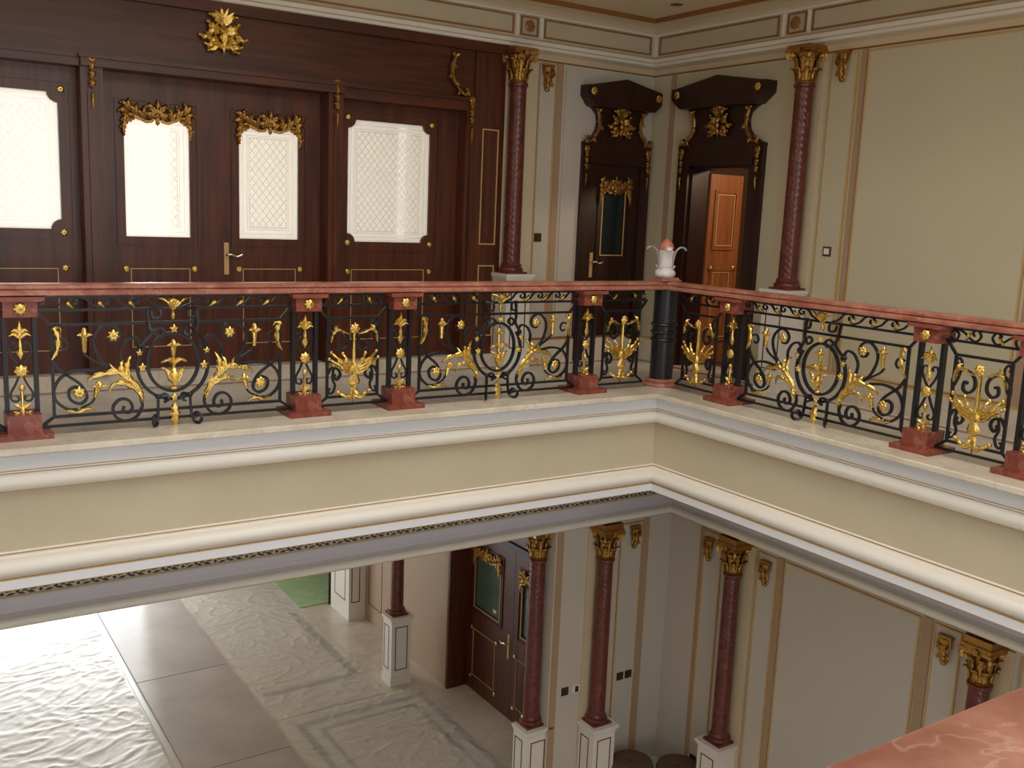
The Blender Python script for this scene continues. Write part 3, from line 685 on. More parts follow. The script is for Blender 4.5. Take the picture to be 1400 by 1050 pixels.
for i, ((x, y), rz, lab) in enumerate(piers):
    c = pier0 if i == 0 else copy_tree(pier0)
    c.location = (x, y, .1); c.rotation_euler = (0, 0, rz); c['label'] = lab; c['group'] = 'balustrade piers'

def part(parent, name, mat, Z=.1, **k):
    pass
def iron(parent, pts, r=.0075, name='scroll', Z=.1, yo=0):
    mb = MB(Z); mb.bar([(p[0], yo if len(p) == 2 else p[1], p[-1]) for p in pts], r); return mb.build(name, 'iron', parent)
def gleaf(parent, pts, w, name='acanthus_leaf', lobes=3, th=.014, Z=.1, y=-.016):
    mb = MB(Z); n = len(pts)
    mb.leaf([(p[0], y-.02*sin(pi*i/(n-1)), p[1]) for i, p in enumerate(pts)], w, th, lobes, 5); return mb.build(name, 'gold', parent)
def gflower(parent, u, v, r, name='flower', Z=.1, n=7, y=-.014):
    mb = MB(Z); mb.petals((u, y, v), r, n, r*.36, .014); return mb.build(name, 'gold', parent)
def gbell(parent, u, v, h, s, name='bell_flower', Z=.1, tilt=0):
    """bud with a collar of leaves on a stepped cup, top at v"""
    mb = MB(Z); x = lambda d: u+tilt*d
    mb.sweep([(x(-h), -.012, v-h), (x(-h*.75), -.014, v-h*.75), (x(-h*.5), -.016, v-h*.5), (x(-h*.32), -.016, v-h*.32)], lambda q: .012+.008*q+.003*abs(sin(9*q)), .014, 8)
    mb.ball((x(-h*.18), -.016, v-h*.2), .018, .016, h*.22)
    for a in (-1, 1): mb.leaf([(x(-h*.4), -.016, v-h*.42), (u+a*.022, -.026, v-h*.28), (u+a*.046, -.028, v-h*.3)], .013, .01, 1, 4)
    mb.leaf([(x(-h*.4), -.02, v-h*.42), (u, -.036, v-h*.25), (u, -.024, v)], .016, .01, 1, 4)
    return mb.build(name, 'gold', parent)

def make_long_panel():
    Z = .1; H = .79                                            # half length between uprights
    t = thing('iron_railing', (0, 0, Z), '', 'railing')
    fr = MB(Z)
    for z, e in ((.919, .035), (.84, 0), (.142, .0)):
        fr = MB(Z); fr.box(-H+e, H-e, -.008, .008, z-.008, z+.008); fr.build('rail_bar', 'iron', t)
    fr = MB(Z); r = .0085
    rect_frame(fr, -.72, .72, .19, .762, .0085, .017, .017); fr.build('inner_frame', 'iron', t)
    for s in (-1, 1):
        for a, c in ((.197, .142), (.755, .84)): iron(t, [(s*.715, a), (s*H, c)], .008, 'corner_tie')
    # oval and its outer yoke
    mb = MB(Z); P = [(.16*cos(2*pi*i/40), 0, .5+.185*sin(2*pi*i/40)) for i in range(41)]; mb.bar(P, .0095, False); mb.build('oval_ring', 'iron', t)
    P = [(.222*sin(a), .0, .478-.215*cos(a)) for a in [radians(d) for d in range(-128, 129, 8)]]
    mb = MB(Z); mb.bar(P, .0095, False); mb.build('yoke', 'iron', t)
    for s in (-1, 1):
        S = lambda pts: [(s*p[0], p[1]) for p in pts]
        iron(t, S([(.37, .468), (.434, .532), (.473, .624), (.464, .692), (.407, .742), (.348, .733), (.32, .69), (.34, .645), (.378, .645), (.392, .675)]), .0075)
        iron(t, S([(.311, .515), (.318, .584), (.28, .645), (.225, .662), (.198, .63), (.21, .6)]), .0075)
        iron(t, S([(.204, .278), (.197, .225), (.237, .16), (.304, .142), (.36, .175), (.372, .235), (.33, .28), (.28, .272), (.257, .225), (.28, .193), (.311, .205), (.308, .236)]), .0085)
        iron(t, S([(.365, .2), (.55, .197), (.715, .197)]), .006, 'foot_bar')
        iron(t, S([(.43, .462), (.55, .475), (.655, .445), (.706, .37), (.698, .296), (.635, .24), (.58, .235)]), .0085)
        iron(t, S([(.717, .553), (.664, .474), (.56, .39), (.523, .31), (.56, .27), (.615, .295), (.625, .35), (.585, .375), (.56, .345)]), .0085)
        iron(t, S([(.535, .585), (.507, .55), (.44, .51), (.37, .468)]), .0065, 'stem')
        iron(t, S([(.69, .66), (.645, .67), (.622, .635), (.64, .605), (.668, .615)]), .006)
        iron(t, [(s*.155, -.01, .845), (s*.15, -.03, .74), (s*.14, -.035, .69), (s*.2, -.015, .615)], .008, 'shoulder_scroll')
        iron(t, [(s*.14, -.03, .69), (s*.09, -.045, .725), (s*.06, -.05, .7), (s*.09, -.055, .672), (s*.13, -.04, .7)], .007, 'shoulder_curl')
        iron(t, [(s*.15, -.03, .85), (s*.09, -.05, .84), (s*.09, -.055, .79), (s*.13, -.05, .79), (s*.14, -.04, .83)], .007, 'shoulder_curl')
        iron(t, [(s*.1, -.012, .285), (s*.055, -.02, .3), (s*.04, -.03, .268), (s*.07, -.034, .25)], .0075, 'leg_curl')
        lp = [(0, .285), (.004, .22), (.012, .15), (.03, .116), (.066, .112), (.084, .135), (.075, .165), (.045, .175), (.03, .155), (.04, .135)]
        iron(t, [(s*(.1+a*.62), -.012-a*.9, c) for a, c in lp], .0075, 'leg_scroll')
        mb = MB(Z); mb.ball((s*.205, -.008, .61), .02, .016, .022); mb.build('collar', 'iron', t)
        mb = MB(Z); mb.ball((s*.1, -.012, .285), .02, .016, .018); mb.build('collar', 'iron', t)
        # running scroll of the top band
        for i in range(4):
            u0 = .06+i*.178
            iron(t, S([(u0, .848), (u0+.06, .87), (u0+.1, .908), (u0+.15, .917), (u0+.185, .895), (u0+.17, .872), (u0+.145, .88), (u0+.15, .9)]), .006)
            if i < 3:
                o = gleaf(t, S([(u0+.175, .856), (u0+.2, .882), (u0+.215, .9)]), .016, 'leaf_tip', 1, .012, y=-.01)
        # gilding
        for p, w, lb in (([(.2, .275), (.215, .33), (.265, .4), (.34, .455), (.42, .452), (.5, .43), (.522, .4)], .026, 6),
                         ([(.215, .31), (.26, .36), (.33, .39), (.38, .375), (.398, .325)], .02, 5),
                         ([(.25, .37), (.285, .45), (.285, .51), (.262, .556)], .022, 4),
                         ([(.28, .4), (.315, .46), (.325, .5), (.312, .525)], .02, 3),
                         ([(.3, .42), (.36, .47), (.39, .51)], .016, 3),
                         ([(.2, .265), (.21, .3), (.23, .345)], .018, 2)):
            gleaf(t, S(p), w, 'acanthus_leaf', lb)
        gleaf(t, S([(.717, .55), (.69, .6), (.68, .66), (.685, .705), (.7, .735), (.67, .74), (.655, .715)]), .02, 'scroll_leaf', 5)
        gleaf(t, S([(.64, .238), (.585, .226), (.54, .243), (.5, .236), (.47, .212)]), .015, 'tail_leaf', 4)
        gbell(t, s*.53, .735, .15, s); gbell(t, s*.452, .405, .1, s, tilt=-s*.25)
        iron(t, S([(.475, .305), (.5, .27), (.56, .242)]), .006, 'stem')
        gflower(t, s*.57, .34, .036); gflower(t, s*.362, .682, .034); gflower(t, s*.193, .475, .026, 'small_flower', n=5, y=-.01)
        gflower(t, s*.21, .57, .02, 'small_flower', n=5)
        for k, (p, w) in enumerate((([(0, .845), (s*.03, .875), (s*.06, .9), (s*.1, .91)], .014), ([(0, .85), (s*.02, .885), (s*.035, .91)], .013))): gleaf(t, p, w, 'crown_leaf', 2, y=-.03)
        gleaf(t, [(0, .49), (s*.03, .52), (s*.06, .515), (s*.085, .5)], .016, 'fan_leaf', 2)
        gleaf(t, [(0, .39), (s*.03, .43), (s*.055, .46), (s*.08, .47)], .018, 'spray_leaf', 3)
        gleaf(t, [(0, .37), (s*.03, .4), (s*.045, .44), (s*.05, .455)], .016, 'spray_leaf', 2)
    mb = MB(Z); mb.petals((0, -.03, .885), .03, 7, rise=.016); mb.leaf([(0, -.02, .9), (0, -.03, .86), (0, -.02, .83)], .035, .012, 2); mb.build('crown', 'gold', t)
    mb = MB(Z); mb.ball((0, -.02, .8), .014, .014, .026); mb.sweep([(0, -.02, .83), (0, -.02, .775)], lambda u: .012-.004*cos(6*u), .012, 8); mb.build('pendant', 'gold', t)
    gflower(t, 0, .715, .026, 'small_flower', n=5, y=-.03)
    gbell(t, 0, .645, .11, 1, 'bud')
    mb = MB(Z); mb.sweep([(0, -.012, .54), (0, -.014, .36)], lambda u: .012+.014*sin(pi*u), .016, 8); mb.build('spray_stem', 'gold', t)
    gleaf(t, [(0, .36), (0, .42), (0, .47)], .034, 'spray_leaf', 3, .018)
    mb = MB(Z); mb.ball((0, -.012, .335), .028, .02, .016); mb.build('spray_ring', 'gold', t)
    gflower(t, 0, .275, .024, 'small_flower', n=5)
    gleaf(t, [(0, .235), (0, .18), (0, .125), (0, .075)], .036, 'hanging_leaf', 4, .014)
    return t
lp0 = make_long_panel()
def place(o, x, y, rz, lab, grp, sx=1):
    o.location = (x, y, .1); o.rotation_euler = (0, 0, rz); o.scale = (sx, 1, 1); o['label'] = lab; o['group'] = grp
LG = 'long wrought iron panels with oval'
for i, (x, y, rz, L, lab) in enumerate([
    (-4.12, 0, 0, 1.74, 'long gilded iron panel with oval below the mahogany double door'),
    (-1.69, 0, 0, 1.68, 'long gilded iron panel with oval before the upper back wall column'),
    (0, -1.6875, RB, 1.735, 'long gilded iron panel with oval before the blank side wall')]):
    place(lp0 if i == 0 else copy_tree(lp0), x, y, rz, lab, LG, (L-.186)/1.58)
place(copy_tree(lp0), -5.86, 0, 0, 'long gilded iron panel cut off at the frame edge under the glaring side light', LG)

def make_short_panel():
    Z = .1; H = .282
    t = thing('iron_railing', (0, 0, Z), '', 'railing')
    fr = MB(Z)
    for z, e in ((.919, .035), (.84, 0), (.142, .0)):
        fr = MB(Z); fr.box(-H+e, H-e, -.008, .008, z-.008, z+.008); fr.build('rail_bar', 'iron', t)
    fr = MB(Z); rect_frame(fr, -.21, .21, .19, .762, .0085, .017, .017); fr.build('inner_frame', 'iron', t)
    for s in (-1, 1):
        S = lambda pts: [(s*p[0], p[1]) for p in pts]
        for a, c in ((.197, .142), (.755, .84)): iron(t, [(s*.205, a), (s*H, c)], .008, 'corner_tie')
        iron(t, S([(.2, .52), (.205, .6), (.17, .655), (.1, .66), (.05, .62), (.045, .56), (.085, .525), (.125, .545), (.12, .59), (.095, .585)]), .0085)
        iron(t, S([(.19, .56), (.165, .62), (.15, .7), (.175, .735), (.195, .715), (.185, .695)]), .0065)
        iron(t, S([(.2, .36), (.165, .405), (.115, .39), (.1, .35), (.13, .32), (.15, .345), (.138, .36)]), .0085)
        iron(t, S([(.15, .4), (.16, .33), (.14, .28), (.155, .235), (.185, .225), (.19, .255), (.175, .255)]), .007)
        iron(t, S([(.26, .86), (.22, .845), (.2, .88), (.23, .905), (.255, .885)]), .006)
        iron(t, S([(.235, .915), (.17, .9), (.11, .86), (.07, .85), (.04, .885), (.07, .92), (.1, .9), (.085, .88)]), .006)
        gleaf(t, S([(.13, .855), (.11, .885), (.095, .91)]), .014, 'leaf_tip', 1, .012, y=-.01)
        # gilding: arched leaves beside the flower, side branches, foot leaves
        gleaf(t, S([(.185, .585), (.17, .65), (.13, .675), (.08, .655), (.035, .64)]), .016, 'arched_leaf', 5)
        gleaf(t, S([(.155, .655), (.15, .69), (.13, .705)]), .014, 'leaf_tip', 1)
        for p, w in (([(.01, .4), (.08, .43), (.14, .48), (.18, .515)], .018), ([(.01, .38), (.09, .41), (.16, .45), (.195, .47)], .016), ([(.0, .4), (.05, .44), (.075, .48), (.09, .505)], .018), ([(.01, .36), (.08, .385), (.12, .42), (.16, .425)], .014)):
            gleaf(t, S(p), w, 'branch', 3)
            q = p[-1]; mb = MB(Z); mb.ball((s*q[0], -.022, q[1]), .014, .012, .014); mb.build('branch_bud', 'gold', t)
        gleaf(t, S([(.0, .205), (.05, .195), (.09, .215), (.13, .235)]), .02, 'foot_leaf', 2)
        mb = MB(Z); mb.ball((s*.125, -.025, .236), .02, .014, .013); mb.build('foot_bud', 'gold', t)
    gflower(t, 0, .68, .038, 'flower', n=8, y=-.026); gflower(t, 0, .68, .022, 'flower_heart', n=6, y=-.036)
    mb = MB(Z); mb.sweep([(0, -.014, .65), (0, -.016, .52), (0, -.018, .4)], lambda u: .01+.008*u, .014, 8); mb.build('stem', 'gold', t)
    mb = MB(Z); mb.leaf([(0, -.014, .44), (0, -.03, .38), (0, -.026, .3), (0, -.022, .25), (0, -.014, .15)], .05, .024, 3); mb.build('sheaf', 'gold', t)
    mb = MB(Z); mb.sweep([(-.034, -.03, .3), (0, -.042, .296), (.034, -.03, .3)], .008, .01, 6); mb.build('sheaf_band', 'gold', t)
    for s in (-1, 1): gleaf(t, [(0, .25), (s*.03, .21), (s*.045, .18)], .02, 'sheaf_leaf', 2)
    return t
sp0 = make_short_panel()
SG = 'short wrought iron panels with gilt sheaf'
for i, (x, y, rz, L, lab) in enumerate([
    (-2.89, 0, 0, .72, 'short gilded iron panel with sheaf between two marble piers near the door screen'),
    (-.47, 0, 0, .7, 'short gilded iron panel with sheaf on the door screen side of the newel'),
    (0, -.445, RB, .7, 'short gilded iron panel with sheaf on the side wall side of the newel'),
    (0, -2.9075, RB, .705, 'short gilded iron panel with sheaf before the plain side wall')]):
    place(sp0 if i == 0 else copy_tree(sp0), x, y, rz, lab, SG, (L-.186)/.564)
place(copy_tree(lp0), 0, -4.14, RB, 'long gilded iron panel beyond the last pier of the side wall balustrade', LG)

# newel and vase finial
nw = thing('newel_post', (0, 0, .1), 'black round newel post with three rings at the balustrade corner', 'newel post')
mb = MB(.1); mb.lathe([(.15, .1), (.155, .112), (.15, .125), (.13, .132), (.135, .145), (.122, .158), (.11, .162)], 32); tag(mb.build('base_ring', 'rail', nw), 'red marble base ring')
mb = MB(.1); mb.lathe([(.1, .16), (.1, .93)], 32); mb.build('shaft', 'iron', nw)
for z in (.5, .565, .63):
    mb = MB(.1); mb.lathe([(.1, z-.014), (.112, z-.009), (.116, z), (.112, z+.009), (.1, z+.014)], 32); mb.build('ring', 'iron', nw)
for a in (.3, .85):
    mb = MB(.1); mb.ball((.118*cos(pi+a), .118*sin(pi+a), .565), .012); mb.build('boss', 'iron', nw)
fz = thing('vase_finial', (-.03, 0, 1.003), 'white stone vase finial with pink bud on the balustrade corner', 'finial')
mb = MB(); mb.box(-.1, .1, -.1, .1, 0, .012); mb.box(-.085, .085, -.085, .085, .012, .028); tag(mb.build('base_plate', 'rail', fz), 'red marble base plate')
mb = MB(); mb.lathe([(.07, .028), (.085, .04), (.09, .06), (.082, .085), (.066, .1), (.07, .108), (.057, .118), (.056, .17), (.06, .22), (.068, .25), (.06, .255), (.05, .245)], 28, mod=lambda a, z: 1+.03*cos(8*a)*(z > .11)); mb.build('vase_body', 'vase', fz)
for i in range(4):
    mb = MB(); mb.sweep(smooth_path([(0, -.056, .12), (0, -.064, .19), (0, -.082, .25), (0, -.118, .282), (0, -.155, .275), (0, -.165, .258)]), lambda u: .046-.026*u, .008, 6); o = mb.build('petal', 'vase', fz); o.rotation_euler = (0, 0, i*pi/2+radians(57))
for i in range(4):
    mb = MB(); mb.sweep(smooth_path([(0, -.064, .1), (0, -.082, .115), (0, -.09, .13)]), lambda u: .022-.012*u, .007, 6); o = mb.build('lower_petal', 'vase', fz); o.rotation_euler = (0, 0, i*pi/2+.3)
mb = MB(); mb.lathe([(.02, .24), (.055, .25), (.06, .28), (.05, .31), (.03, .335), (.008, .352)], 24, mod=lambda a, z: 1+.06*cos(7*a+z*40)); mb.build('bud', 'bud', fz)

# ------------------------------------------------------------------ lower storey
b = MB(); b.box(-.1, 1.7, LB, LB+.22, ZL, -.76); struct('wall_lower_back', b, 'wall')
b = MB(); b.box(LR, LR+.22, -9, LB+.2, ZL, -.76); struct('wall_lower_right', b, 'wall')
# cornice of the lower storey: painted leaf frieze, grey cove, cream roll; on the back side it is carried on as a beam
b = MB(); b.box(-8.9, -.1, LB, LB+.32, -1.525, -.76); struct('wall_beam', b, 'wall')
prof = [(.0, -1.1, 1), (.17, -1.1, 1), (.17, -1.236, 2), (.176, -1.241, 0), (.17, -1.245, 0), (.17, -1.296, 3), (.18, -1.30, 3), (.185, -1.312, 4), (.19, -1.37, 4), (.2, -1.41, 4), (.222, -1.43, 3), (.226, -1.436, 1)]
prof += [(.22+.04*cos(radians(a)), -1.472+.036*sin(radians(a)), 1) for a in range(78, -79, -13)]
prof += [(.22, -1.511, 2), (.212, -1.52, 2), (0, -1.53, 1)]
b = MB(); b.lsweep(prof, LR, LB)
x = -8.4
while x < 1.2:                                                 # painted leaf scroll of the frieze
    for k, (dx, dz, ln, wd, an) in enumerate(((0, .012, .07, .016, .9), (.035, -.012, .075, .015, 2.7), (.06, .013, .07, .014, .3), (.1, -.006, .06, .018, 1.4), (.13, .013, .075, .013, 2.9), (.155, -.015, .08, .013, .3), (.2, .004, .065, .018, 1.9), (.225, -.015, .06, .013, 2.9))):
        cx, cz = x+dx, -1.271+dz; d = Vector((cos(an), sin(an)*.5))*ln*.5; nrm = Vector((-d.y, d.x)).normalized()*wd
        pts = [(cx-d.x, cz-d.y), (cx+nrm.x*.9, cz+nrm.y*.9), (cx+d.x, cz+d.y), (cx-nrm.x, cz-nrm.y)]
        b.add([(p[0], LB-.1708, max(-1.294, min(-1.247, p[1]))) for p in pts], [(0, 3, 2, 1)], 5)
    x += .25
struct('trim_21', b, ['cream', 'white', 'goldpaint', 'cream', 'grey', 'blackpaint'], ang=28)
BK = (0, LB, 0); RT = (LR, 0, 0); Z0, Z1 = ZL+.2, -1.65
wall_strip(22, -.085, -.005, ZL+.02, Z1+.03, 0, BK)
wall_strip(23, .3, .655, ZL+.02, Z1+.03, 0, BK, 'pilaster', .03)
wall_panel(24, .74, 1.015, Z0, Z1, 0, BK)
wall_strip(25, 1.045, 1.125, ZL+.02, Z1+.03, 0, BK)
wall_strip(26, -.8, -.735, ZL+.02, Z1+.03, RB, RT)
wall_panel(27, -.72, -.49, Z0, Z1, RB, RT)
wall_strip(28, -.38, -.02, ZL+.02, Z1+.03, RB, RT, 'pilaster', .03)
wall_panel(29, .02, .24, Z0, Z1, RB, RT)
wall_strip(30, .265, .325, ZL+.02, Z1+.03, RB, RT)
wall_panel(31, .355, 1.78, Z0, Z1, RB, RT)
wall_strip(32, 1.81, 1.9, ZL+.02, Z1+.03, RB, RT)
wall_panel(33, 1.935, 2.15, Z0, Z1, RB, RT)
wall_strip(34, 2.24, 2.6, ZL+.02, Z1+.03, RB, RT, 'pilaster', .03)
wall_panel(35, 2.67, 2.9, Z0, Z1, RB, RT)
b = MB(); b.box(.02, 1.44, LB-.03, LB, ZL, ZL+.17); struct('baseboard_lower_back', b, 'white')
b = MB(); b.box(LR-.03, LR, -8, LB-.03, ZL, ZL+.17); struct('baseboard_lower_right', b, 'white')
# hall beyond: side wall with recessed double door, piers, far wall, ceiling
HX = .33
b = MB(); b.box(HX, 1.2, LB+.22, 1.9, ZL, -1.2); b.box(HX, .8, 4.06, 7.35, ZL, -1.2); b.box(HX, .8, 9.1, 11, ZL, -1.2); b.box(.62, 1.2, 1.7, 4.3, ZL+2.5, -1.2); b.box(.75, 1.2, 7.2, 9.2, ZL, -1.2)
struct('wall_hall_side', b, 'hall')
b = MB(); b.box(-9, 1.5, 1.58, 11, -1.3, -1.2); struct('ceiling_hall', b, 'ceil')
b = MB(); b.box(-9.2, -6.8, 10.2, 10.4, ZL, -1.2); b.box(-2.1, 1.2, 10.2, 10.4, ZL, -1.2); b.box(-6.8, -2.1, 10.2, 10.4, -2.0, -1.2); struct('wall_hall_far', b, 'wall')
b = MB(); b.box(.06, HX, 6.62, 7.3, ZL, -1.25); struct('wall_hall_pier', b, 'white')
for k, (x0, x1, loc, rz) in enumerate(((.1, .24, (0, 6.62, 0), 0), (-6.5, -6.05, (HX, 0, 0), RB), (-7.15, -6.75, (.06, 0, 0), RB))):
    mb = MB(); rect_frame(mb, x0, x1, ZL+.28, -1.5, 0, .014, .004); o = tag(mb.build(f'trim_{36+k}', 'darkline'), kind='structure'); o.location = loc; o.rotation_euler = (0, 0, rz)
b = MB(); b.box(.05, .75, 7.35, 7.38, ZL, -1.25); b.box(.7, .75, 7.38, 9.1, ZL, -1.25); struct('door_7', b, 'wooddk')
# lower double door with its case
LD = thing('door_frame', (.593, 2.95, ZL), None, None); LD['kind'] = 'structure'
mb = MB(); mb.box(-1.15, -1.1, -.28, .1, 0, 3.4); mb.build('jamb', 'wood', LD)
mb = MB(); mb.box(1.1, 1.15, -.28, .1, 0, 3.4); mb.build('jamb', 'wood', LD)
mb = MB(); mb.box(-1.1, 1.1, -.02, .1, 2.28, 3.4); mb.build('overdoor_panel', 'wood', LD)
mb = MB(); mb.box(-1.1, 1.1, -.05, -.02, 2.21, 2.28); mb.build('head_moulding', 'wooddk', LD)
LD.rotation_euler = (0, 0, RB)
st = lambda a, c: [(a, .87), (c, .87), (a, .2), (c, .19)]
door_leaf('door_5', 1.07, 2.21, .17, .755, 1.17, 1.89, st(.13, .72), (.16, .69, .22, .86), (.593, 4.05, ZL), RB, 'greenglass', 'lower mahogany door leaf with greenish pane, gilt crest and brass handle', lev=(.99, 0, .78, 1.1, -1), z0=.01)
door_leaf('door_6', 1.07, 2.21, .17, .9, 1.17, 1.89, st(.065, .9), (.1, .9, .22, .86), (.593, 2.975, ZL), RB, 'greenglass', 'lower mahogany door leaf half hidden behind the free-standing column', z0=.01)
mb = MB(); mb.box(-.035, .035, -.004, 0, -.02, .02); o = mb.build('paper_tag', 'whiteplastic', bpy.data.objects['door_5'], loc=(.62, .02, 1.25))

# floor inlays, protective boards, sheets, carpet
b = MB()
for o_, w in ((0, .09), (.22, .05)):
    x0, x1, y0, y1 = -1.72+o_, .0-o_, 1.0+o_, 4.14-o_
    for q in ((x0, x1, y1-w, y1), (x0, x0+w, y0, y1-w), (x1-w, x1, y0, y1-w), (x0+w, x1-w, y0, y0+w)): b.box(*q, ZL, ZL+.003)
for q in ((-.62, -.5, 5.0, 7.3), (-1.8, -.62, 4.95, 5.05)): b.box(*q, ZL, ZL+.003)
struct('floor_inlay', b, 'inlay')
def board(y0, y1, label, tilt=0):
    mb = MB(); mb.box(-.585, .585, 0, y1-y0-.005, 0, .012)
    o = mb.build('protective_board', 'board'); o.location = (-2.535, y0, ZL+.012); tag(o, label, 'board', 'protective floor boards')
board(6.06, 9.4, 'grey-brown protective floor board, paler far length lit by the windows')
board(3.68, 6.05, 'grey-brown protective floor board, middle length between two joints')
board(1.3, 3.67, 'grey-brown protective floor board, near length cut off by the picture edge')
mb = MB(); mb.box(-.035, .035, 0, 8.4, 0, .006); o = mb.build('tape_strip', 'film'); o.location = (-3.16, 1, ZL+.001); tag(o, 'pale tape strip along the edge of the brown floor boards', 'tape')
def sheet(name, x0, x1, y0, y1, nx, ny, label, amp, seed, mat='plastic'):
    mb = MB()
    for j in range(ny+1):
        for i in range(nx+1):
            x, y = x0+(x1-x0)*i/nx, y0+(y1-y0)*j/ny
            p = Vector((x*1.3+seed, y*1.3, seed))
            w = noise.noise(p*.9)*.6
            a = abs(noise.noise(Vector((x*3+1.8*w+seed, y*4.6+2.4*w, 3.1)))); a2 = abs(noise.noise(Vector((x*7+3*w, y*9-x*3+w, seed+7))))
            h = max(0, 1-a*5)*.85+max(0, 1-a2*4.5)*.5
            xe = x+(.03*noise.noise(Vector((y*4, seed, 0))) if i in (0, nx) else 0)
            mb.v.append((xe-x0, y-y0, amp*h+.004))
    W = nx+1
    mb.f = [(j*W+i, j*W+i+1, (j+1)*W+i+1, (j+1)*W+i) for j in range(ny) for i in range(nx)]; mb.m = [0]*len(mb.f)
    o = mb.build(name, mat, ang=180); o.location = (x0, y0, ZL+.006); tag(o, label, 'plastic sheet', 'crumpled plastic sheets on the lower floor')
sheet('plastic_sheet', -8.2, -3.23, 1.5, 9.3, 200, 320, 'crumpled white plastic sheet on the sunlit side of the brown boards', .0085, 2.3, 'whitesheet')
sheet('plastic_sheet', -1.9, -.42, 4.32, 9.0, 80, 200, 'crumpled clear plastic sheet between the brown boards and the far column', .0125, 8.1)
sheet('plastic_sheet', -1.9, .02, 1.2, 4.3, 100, 150, 'crumpled clear plastic sheet over the inlaid floor before the double door', .011, 14.7)
mb = MB(); mb.box(-.5, .5, 0, 1.75, 0, .012); o = mb.build('green_carpet', 'green'); o.location = (.1, 7.42, ZL+.004); tag(o, 'green carpet lying at the far end of the lower hall', 'carpet')

# two round tufted stools in the lower corner
def stool(loc, label):
    t = thing('round_stool', loc, label, 'stool', 'brown round stools in the corner')
    mb = MB(); mb.lathe([(.2, .02), (.205, .1), (.2, .4)], 28, mod=lambda a, z: 1+.02*cos(10*a)); mb.build('skirt', 'ottlight', t)
    mb = MB(); mb.lathe([(.2, .4), (.225, .41), (.235, .44), (.22, .475), (.16, .492), (.08, .49), (.02, .476)], 28); mb.build('seat_cushion', 'ott', t)
    mb = MB(); mb.ball((0, 0, .48), .018, .018, .01); mb.build('button', 'wooddk', t)
    for a in range(6):
        mb = MB(); mb.box(-.012, .012, -.215, -.2, .0, .4); o = mb.build('leg', 'wooddk', t); o.rotation_euler = (0, 0, a*pi/3)
stool((.80, .93, ZL), 'brown round stool nearer the lower column, in the corner')
stool((1.18, .62, ZL), 'brown round stool nearer the lower side wall, in the corner')
# ceiling downlight
t = thing('ceiling_downlight', (.88, 1.1, 3.53), 'small dark round downlight in the walkway ceiling', 'downlight')
mb = MB(); mb.lathe([(.03, -.001), (.06, -.006), (.06, 0)], 20); mb.build('trim_ring', 'spot', t)
mb = MB(); mb.lathe([(.005, -.002), (.03, -.002), (.03, 0)], 16); mb.build('lens', 'darkplate', t)

# outer walls of the well, with a rear window and added lower and side openings for fill light
b = MB(); b.prism([(-9.2, ZL), (1.7, ZL), (1.7, 3.6), (-9.2, 3.6)], [[(-7.5, .8), (-7.5, 3.0), (-1.5, 3.0), (-1.5, .8)], [(-7, -4.3), (-7, -1.9), (-1.5, -1.9), (-1.5, -4.3)]], -9.2, -9.0); fix_normals(struct('wall_front', b, 'wall'))
b = MB(); b.prism([(-9.2, ZL), (2.2, ZL), (2.2, 3.6), (-9.2, 3.6)], [[(-3.5, .9), (-3.5, 2.6), (-1.5, 2.6), (-1.5, .9)]], -9.2, -9.0)
o = struct('wall_left', b, 'wall')
for v in o.data.vertices: v.co = (v.co.y, v.co.x, v.co.z)
fix_normals(o)
b = MB(); b.box(-9.2, -9, 2.2, 11, ZL, -.7); struct('wall_left_hall', b, 'wall')

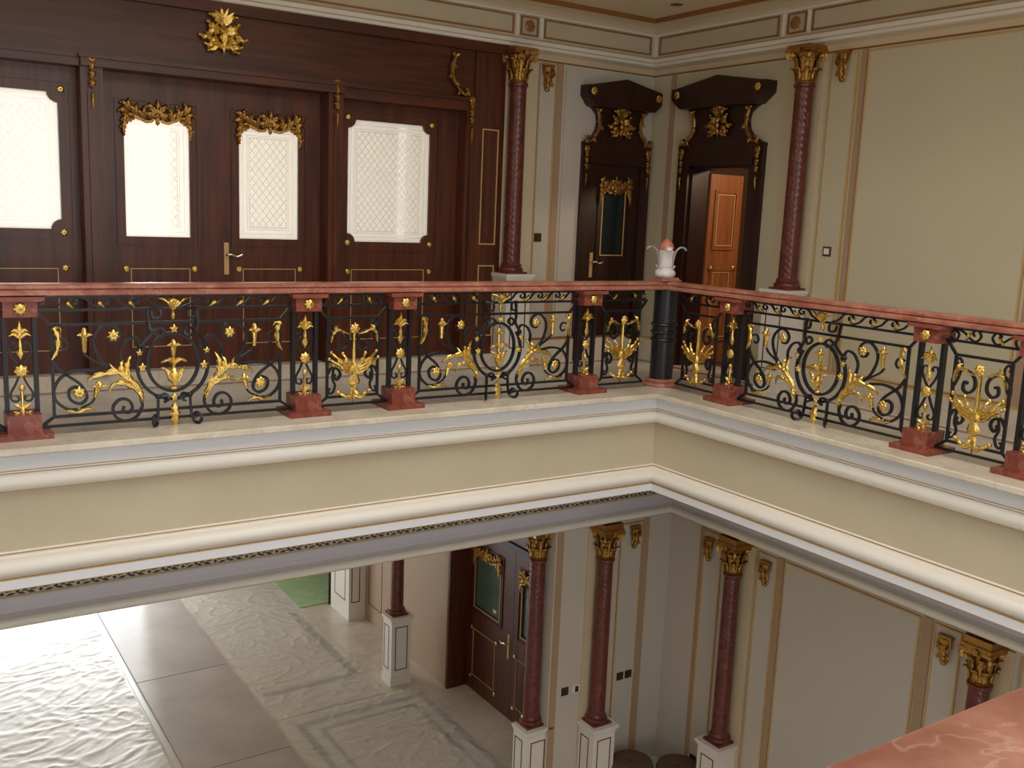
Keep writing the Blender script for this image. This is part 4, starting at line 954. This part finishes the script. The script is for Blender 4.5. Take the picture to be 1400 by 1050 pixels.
# ------------------------------------------------------------------ light
W = bpy.data.worlds.new('sky'); SC.world = W; W.use_nodes = True
bg = W.node_tree.nodes['Background']; bg.inputs[0].default_value = (.95, .97, 1, 1); bg.inputs[1].default_value = 1.7
def area(name, loc, rot, sx, sy, e, c):
    l = bpy.data.lights.new(name, 'AREA'); l.shape = 'RECTANGLE'; l.size = sx; l.size_y = sy; l.energy = e; l.color = c
    o = bpy.data.objects.new(name, l); COL.objects.link(o); o.location = loc; o.rotation_euler = rot
    return o
area('roof_light_daylight', (-2.1, -3.05, 4.5), (0, 0, 0), 2, 4.2, 90, (1, .93, .82))
area('rear_window_daylight', (-3.6, -8.98, 1.9), (radians(90), 0, 0), 4, 2.2, 58, (.87, .93, 1))
area('side_warm_fill', (-8.98, -2.3, 1.8), (0, radians(-90), 0), 1.6, 1.9, 8, (1, .76, .4))  # added warm fill for the faces turned left, no known window
area('lower_wall_fill', (-4.2, -8.98, -3.1), (radians(90), 0, 0), 5.4, 2.3, 34, (.98, .97, .95))  # added fill lamp to brighten the lower walls, no known window
area('far_room_daylight', (-3.9, 5.95, 1.5), (radians(-90), 0, 0), 2.7, 2.7, 170, (1, .98, .95))
area('hall_window_daylight', (-3.9, 10.1, -3.3), (radians(-90), 0, 0), 3.6, 2.5, 130, (.86, .93, 1))
l = bpy.data.lights.new('low_sun', 'SUN'); l.energy = 1.2; l.angle = radians(4); l.color = (.96, .98, 1)
o = bpy.data.objects.new('low_sun', l); COL.objects.link(o); o.rotation_euler = Vector((-.2, -1, -.14)).to_track_quat('-Z', 'Y').to_euler()
l = bpy.data.lights.new('side_room_lamp', 'POINT'); l.energy = 60; l.color = (1, .74, .46); l.shadow_soft_size = .1
o = bpy.data.objects.new('side_room_lamp', l); COL.objects.link(o); o.location = (2.5, -.2, 2.3)

# ------------------------------------------------------------------ camera
cam = bpy.data.cameras.new('camera'); co = bpy.data.objects.new('camera', cam); COL.objects.link(co); SC.camera = co
cam.sensor_fit = 'HORIZONTAL'; cam.sensor_width = 36; cam.lens = 36*1341.327/1400; cam.clip_start = .05; cam.clip_end = 200
yaw, pit, rol = radians(56.50859425), radians(-9.86523194), radians(2.37485394)
f = Vector((cos(yaw)*cos(pit), sin(yaw)*cos(pit), sin(pit))); r = Vector((sin(yaw), -cos(yaw), 0)); u = r.cross(f)
R2 = cos(rol)*r+sin(rol)*u; U2 = -sin(rol)*r+cos(rol)*u
mw = Matrix((R2, U2, -f)).transposed().to_4x4(); mw.translation = (-5.70941938, -6.29891452, 1.51374651); co.matrix_world = mw

SC.view_settings.view_transform = 'Standard'; SC.view_settings.look = 'None'
SC.view_settings.exposure = .12; SC.view_settings.gamma = 1
